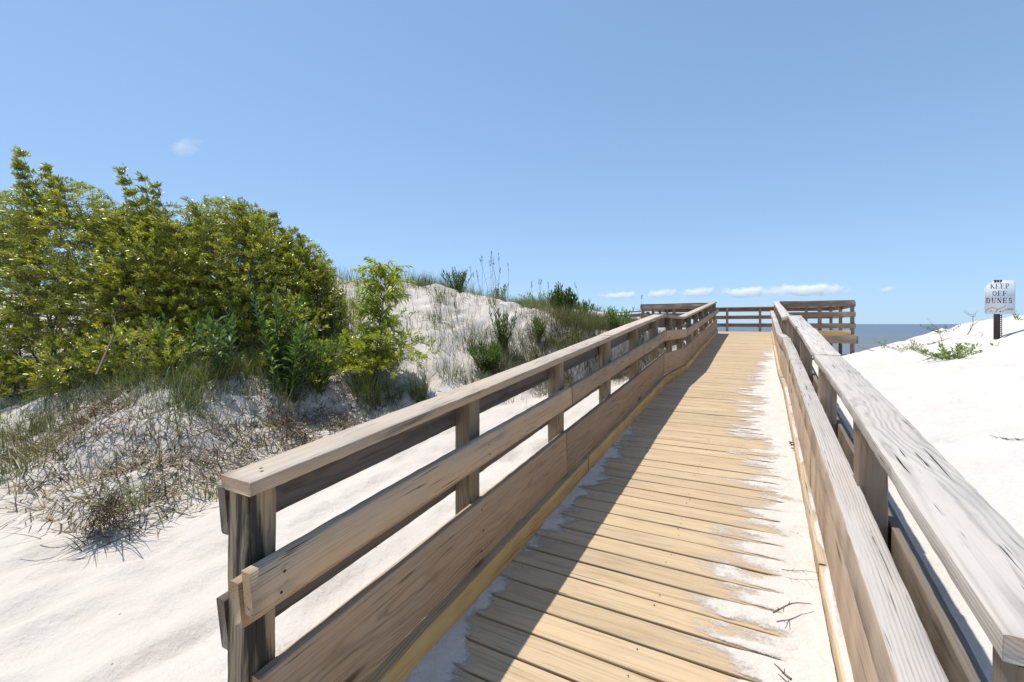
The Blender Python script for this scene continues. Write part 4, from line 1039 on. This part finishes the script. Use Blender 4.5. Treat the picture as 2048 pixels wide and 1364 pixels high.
# panel with a broken upper corner
out = [(-SW / 2, .012), (-SW / 2 + .012, 0), (SW / 2 - .012, 0), (SW / 2, .012), (SW / 2, SH - .012), (SW / 2 - .012, SH), (-SW / 2 + .14, SH), (-SW / 2 + .05, SH - .06), (-SW / 2, SH - .12)]
V = np.array([spt(a, b, 0.0) for a, b in out] + [spt(a, b, -0.006) for a, b in out]); n = len(out)
sides = np.array([[i, i + n, (i + 1) % n + n, (i + 1) % n] for i in range(n)])
panel = obj_np('panel', V, [np.arange(n)[None, :], (np.arange(n)[::-1] + n)[None, :], sides], M['sign_white'], sign)
for qa, qb in ((.0, .035), (.0, .47)):
    th = np.arange(8) * math.pi / 4; bv = np.array([spt(qa + .009 * math.cos(a), qb + .009 * math.sin(a), .003) for a in th] + [spt(qa + .007 * math.cos(a), qb + .007 * math.sin(a), .007) for a in th])
    obj_np('bolt', bv, [(np.arange(8) + 8)[None, :], np.array([[i, (i + 1) % 8, (i + 1) % 8 + 8, i + 8] for i in range(8)])], M['screw'], panel)
# serif lettering from strokes: (x0,y0,x1,y1,width)
TK, TN = 0.16, 0.06
def serif(x, y, w=.28): return (x - w / 2, y, x + w / 2, y, TN)
def arc(cx, cy, rx, ry, a0, a1, w, n=9):
    p = [(cx + rx * math.cos(math.radians(a0 + (a1 - a0) * i / n)), cy + ry * math.sin(math.radians(a0 + (a1 - a0) * i / n))) for i in range(n + 1)]
    return [(*p[i], *p[i + 1], w) for i in range(n)]
GL = {
 'K': [(.15, 0, .15, 1, TK), serif(.15, .03), serif(.15, .97), (.18, .42, .66, .97, TN), (.32, .55, .70, .03, TK), serif(.70, .03, .26), serif(.66, .97, .26)],
 'E': [(.15, 0, .15, 1, TK), (.02, .97, .66, .97, TN), (.02, .03, .68, .03, TN), (.15, .5, .5, .5, TN), (.66, .97, .66, .76, TN), (.68, .03, .68, .26, TN), (.5, .4, .5, .6, TN)],
 'F': [(.15, 0, .15, 1, TK), (.02, .97, .66, .97, TN), serif(.15, .03, .34), (.15, .5, .5, .5, TN), (.66, .97, .66, .76, TN), (.5, .4, .5, .6, TN)],
 'P': [(.15, 0, .15, 1, TK), serif(.15, .03, .34), (.02, .97, .4, .97, TN), (.15, .47, .4, .47, TN)] + arc(.40, .72, .20, .25, -90, 90, .12),
 'O': arc(.38, .5, .30, .46, 120, 240, .15) + arc(.38, .5, .30, .46, -60, 60, .15) + arc(.38, .5, .30, .46, 60, 120, TN) + arc(.38, .5, .30, .46, 240, 300, TN),
 'D': [(.15, 0, .15, 1, TK), (.02, .97, .36, .97, TN), (.02, .03, .36, .03, TN)] + arc(.36, .5, .30, .47, -90, 90, .13),
 'U': [(.15, .28, .15, 1, TK), serif(.15, .97), (.64, .28, .64, 1, TN), serif(.64, .97, .24)] + arc(.395, .28, .245, .25, 180, 360, .09),
 'N': [(.14, 0, .14, 1, TN), serif(.14, .03, .24), (.10, .97, .66, .03, TK), serif(.10, .97, .2), (.66, 0, .66, 1, TN), serif(.66, .97, .24)],
 'S': arc(.36, .72, .22, .25, 20, 270, .11) + arc(.36, .26, .24, .25, -160, 90, .11),
}
def word(acc, s, x0, y0, h, sp, d=0.002):
    x = x0
    for ch in s:
        for (a0, b0, a1, b1, w) in GL[ch]:
            p = np.array([a0, b0]); q = np.array([a1, b1]); v = q - p; L = np.linalg.norm(v); v = v / L; nn = np.array([-v[1], v[0]]) * w / 2
            e = v * (0.02 if w < .14 else 0)
            c = [p - e + nn, q + e + nn, q + e - nn, p - e - nn]
            acc.put((np.array([spt(x + k[0] * h, y0 + k[1] * h, d) for k in c]), np.array([[0, 1, 2, 3]])))
        x += sp * h
A = Acc()
word(A, 'KEEP', -.135, .385, .075, .93)
word(A, 'OFF', -.105, .275, .075, .95)
word(A, 'DUNES', -.195, .165, .078, .99)
A.obj('lettering', M['sign_black'], panel)
A = Acc()   # what is left of a torn line above
for a0, a1, b0, b1 in ((-.085, -.05, .475, .51), (-.045, -.012, .478, .512), (-.005, .025, .485, .512), (-.09, .03, .508, .516)):
    A.put((np.array([spt(a0, b0, .0025), spt(a1, b0, .0025), spt(a1, b1, .0025), spt(a0, b1, .0025)]), np.array([[0, 1, 2, 3]])))
A.obj('torn_lettering', M['sign_black'], panel)
B = Acc()
for (pts, w) in (([(-.20, .02), (-.18, .07), (-.11, .095), (-.03, .075), (-.06, .03)], .009), ([(-.07, .02), (-.02, .07), (.05, .105), (.08, .13)], .007), ([(.02, .03), (.09, .065), (.15, .085), (.20, .07)], .008), ([(-.15, .02), (-.13, .05), (-.10, .03)], .006)):
    for (a0, b0), (a1, b1) in zip(pts[:-1], pts[1:]):
        p = np.array([a0, b0]); q = np.array([a1, b1]); v = (q - p) / np.linalg.norm(q - p); nn = np.array([-v[1], v[0]]) * w / 2
        B.put((np.array([spt(*k, .002) for k in (p + nn, q + nn, q - nn, p - nn)]), np.array([[0, 1, 2, 3]])))
for k in range(3):
    B.put((np.array([spt(.095, .055 + .012 * k, .0022), spt(.185 - .02 * k, .055 + .012 * k, .0022), spt(.185 - .02 * k, .062 + .012 * k, .0022), spt(.095 + .01 * k, .062 + .012 * k, .0022)]), np.array([[0, 1, 2, 3]])))
B.obj('wave_drawing', M['sign_blue'], panel)
# perforated U-channel post: web, plain flange, flange with a row of holes, standing behind the panel
C = Acc(); dp = -0.010; zb = -0.75; zt = 0.45; pc = -0.02
C.put(sbox(pc - .030, pc + .022, zb, zt, dp - .006, dp))
C.put(sbox(pc - .033, pc - .0285, zb, zt, dp - .035, dp - .0065))
C.put(sbox(pc + .0225, pc + .030, zb, zt, dp - .004, dp + .001)); C.put(sbox(pc + .048, pc + .055, zb, zt, dp - .004, dp + .001))
k = zb
while k < zt:
    C.put(sbox(pc + .0302, pc + .0478, k, k + .012, dp - .0035, dp + .0005)); k += .03
C.obj('post', M['sign_post'], sign)

# ------------------------------------------------------------------ breakwater in the surf
M['rock'] = plain('wet_rock', (0.07, 0.07, 0.07), 0.6, vary=0.3, scale=2)
rr = np.random.default_rng(901)
import bmesh
for i, (x, y, r) in enumerate(((33.0, 128.0, 1.0), (35.2, 128.6, .8), (37.0, 129.0, .9))):
    bm = bmesh.new(); bmesh.ops.create_icosphere(bm, subdivisions=3, radius=1)
    for v in bm.verts:
        f = 1 + .3 * float(fbm(v.co.x * 1.7 + i * 5, v.co.y * 1.7 + v.co.z, 91 + i, 3))
        v.co = Vector((v.co.x * f * 1.5, v.co.y * f, v.co.z * f * .55)) * r
    me = bpy.data.meshes.new('rock'); bm.to_mesh(me); bm.free(); me.materials.append(M['rock'])
    o = bpy.data.objects.new('rock', me); o.location = (x, y, -1.95); link(o)
    tag(o, 'dark low rock awash in the surf beyond the white dune', 'rock', 'rocks awash in the surf')

# ------------------------------------------------------------------ clouds: lumpy bodies of real vapour far out over the sea
def cloudmat(name, dens, lo, hi, scale):
    m, t = nt(name); g = G(t)
    v = g.n('ShaderNodeVolumeScatter'); v.inputs['Color'].default_value = (1, 1, 1, 1); v.inputs['Anisotropy'].default_value = 0.0
    tc = g.n('ShaderNodeTexCoord').outputs['Object']; gen = g.n('ShaderNodeTexCoord').outputs['Generated']
    rad = g.vmath('LENGTH', g.vmath('MULTIPLY', g.vmath('SUBTRACT', gen, (.5, .5, .38)), (2, 2, 2.2)))
    n = g.noise(tc, scale, 6.0, 0.62)
    k = g.math('SUBTRACT', g.math('ADD', g.math('MULTIPLY', n, 1.9), -0.12), g.math('MULTIPLY', rad, 0.66))
    t.links.new(g.math('MULTIPLY', g.rng(k, lo, hi), dens), v.inputs['Density'])
    o = g.n('ShaderNodeOutputMaterial'); t.links.new(v.outputs[0], o.inputs['Volume'])
    return m
M['cloud'] = cloudmat('cloud_vapour', 0.05, 0.30, 0.75, 0.020); M['cloud_thin'] = cloudmat('thin_cloud_vapour', 0.014, 0.30, 0.85, 0.016)
CD = 2600.0; cyw, syw = math.cos(YAW), math.sin(YAW)
def cloud(label, px, py, w, h, seed, mat='cloud', group='small white clouds low over the sea', fwd=CD):
    mpp = fwd / FPX
    u = (px - 1024) * mpp; z = CAM_H + (648 - py) * mpp
    ctr = (u * cyw - fwd * syw, u * syw + fwd * cyw, z)
    bm = bmesh.new(); bmesh.ops.create_icosphere(bm, subdivisions=4, radius=1)
    for v in bm.verts:
        f = 1 + .25 * float(fbm(v.co.x * 2.1 + seed * 3, v.co.y * 1.6 + v.co.z * 1.9, seed, 3))
        v.co = Vector((v.co.x * w * mpp * .62 * f, v.co.y * w * mpp * .3 * f, v.co.z * h * mpp * .95 * f))
    me = bpy.data.meshes.new('cloud'); bm.to_mesh(me); bm.free(); me.materials.append(M[mat])
    for p in me.polygons: p.use_smooth = True
    o = bpy.data.objects.new('cloud', me); o.location = ctr; o.rotation_euler = (0, 0, YAW); link(o)
    return tag(o, label, 'cloud', group)
cloud('longest flat white cloud, above the corner railing of the platform', 1615, 578, 158, 15, 1)
cloud('tiny lone cloud over the open sea between the platform and the sign', 1775, 576, 30, 11, 2)
cloud('double-humped white cloud above the seaward platform railing', 1490, 582, 100, 15, 3)
cloud('white cloud above the upper end of the shaded railing', 1395, 582, 68, 14, 4)
cloud('rounded small cloud above the wing railing of the platform', 1322, 585, 62, 13, 5)
cloud('flat cloud just above the dune plants beside the platform', 1238, 589, 84, 10, 6)
cloud('faint thin cloud behind the grass on the dune crest', 1075, 585, 54, 9, 7, 'cloud_thin')
cloud('faint scrap of cloud below the row above the platform', 1360, 598, 26, 7, 8, 'cloud_thin')
cloud('lone wispy puff high in the sky above the thicket', 368, 288, 58, 30, 9, 'cloud_thin', group=None)

# ------------------------------------------------------------------ light, sky, camera
SUN_DIR = Vector((-0.352, 0.0, 1.0)).normalized()     # towards the sun
elev = math.asin(SUN_DIR.z)
sun = bpy.data.lights.new('sun', 'SUN'); sun.energy = 4.3; sun.angle = math.radians(0.5); sun.color = (1.0, 0.955, 0.875)
so = bpy.data.objects.new('sun', sun); link(so)
so.rotation_euler = SUN_DIR.to_track_quat('Z', 'Y').to_euler(); so.location = SUN_DIR * 60
w = bpy.data.worlds.new('World'); SCN.world = w; w.use_nodes = True
t = w.node_tree
for n in list(t.nodes): t.nodes.remove(n)
sky = t.nodes.new('ShaderNodeTexSky'); sky.sky_type = 'NISHITA'; sky.sun_disc = False
sky.sun_elevation = elev; sky.sun_rotation = math.atan2(SUN_DIR.x, SUN_DIR.y)
sky.altitude = 0; sky.air_density = 1.0; sky.dust_density = 0.1; sky.ozone_density = 1.0
bg = t.nodes.new('ShaderNodeBackground'); bg.inputs[1].default_value = 0.147
out = t.nodes.new('ShaderNodeOutputWorld')
g = G(t)
sc_ = g.n('ShaderNodeSeparateColor'); t.links.new(sky.outputs[0], sc_.inputs[0])
cc_ = g.n('ShaderNodeCombineColor')
for i, (a, b) in enumerate(((0.62, 0.35), (1.03, 0.55), (1.42, 0.62))):     # soft shoulder on each channel evens out the sky's brightness
    v = sc_.outputs[i]
    q = g.math('DIVIDE', g.math('MULTIPLY', v, a / 0.15), g.math('ADD', v, b / 0.15))
    if i == 0: red_ = q
    if i == 2: q = g.math('ADD', q, g.math('MULTIPLY', g.math('SUBTRACT', red_, 0.29 / 0.15), 0.42))
    t.links.new(q, cc_.inputs[i])
t.links.new(cc_.outputs[0], bg.inputs[0]); t.links.new(bg.outputs[0], out.inputs[0])

cam = bpy.data.cameras.new('camera'); co = bpy.data.objects.new('camera', cam); link(co)
cam.sensor_width = 36.0; cam.lens = 36.0 * FPX / 2048.0
cam.shift_y = -34.0 / 2048.0
cam.clip_start = 0.05; cam.clip_end = 100000
co.location = (0, 0, CAM_H); co.rotation_euler = (math.pi / 2, 0, YAW)
SCN.camera = co
vs = SCN.view_settings; vs.view_transform = 'Standard'; vs.look = 'None'; vs.exposure = 0.15; vs.gamma = 1.0
SCN.render.engine = 'CYCLES'
SCN.cycles.max_bounces = 12; SCN.cycles.volume_bounces = 12; SCN.cycles.transmission_bounces = 4; SCN.cycles.diffuse_bounces = 3; SCN.cycles.transparent_max_bounces = 8
SCN.cycles.volume_step_rate = 0.5; SCN.cycles.volume_max_steps = 256
SCN.cycles.use_denoising = True
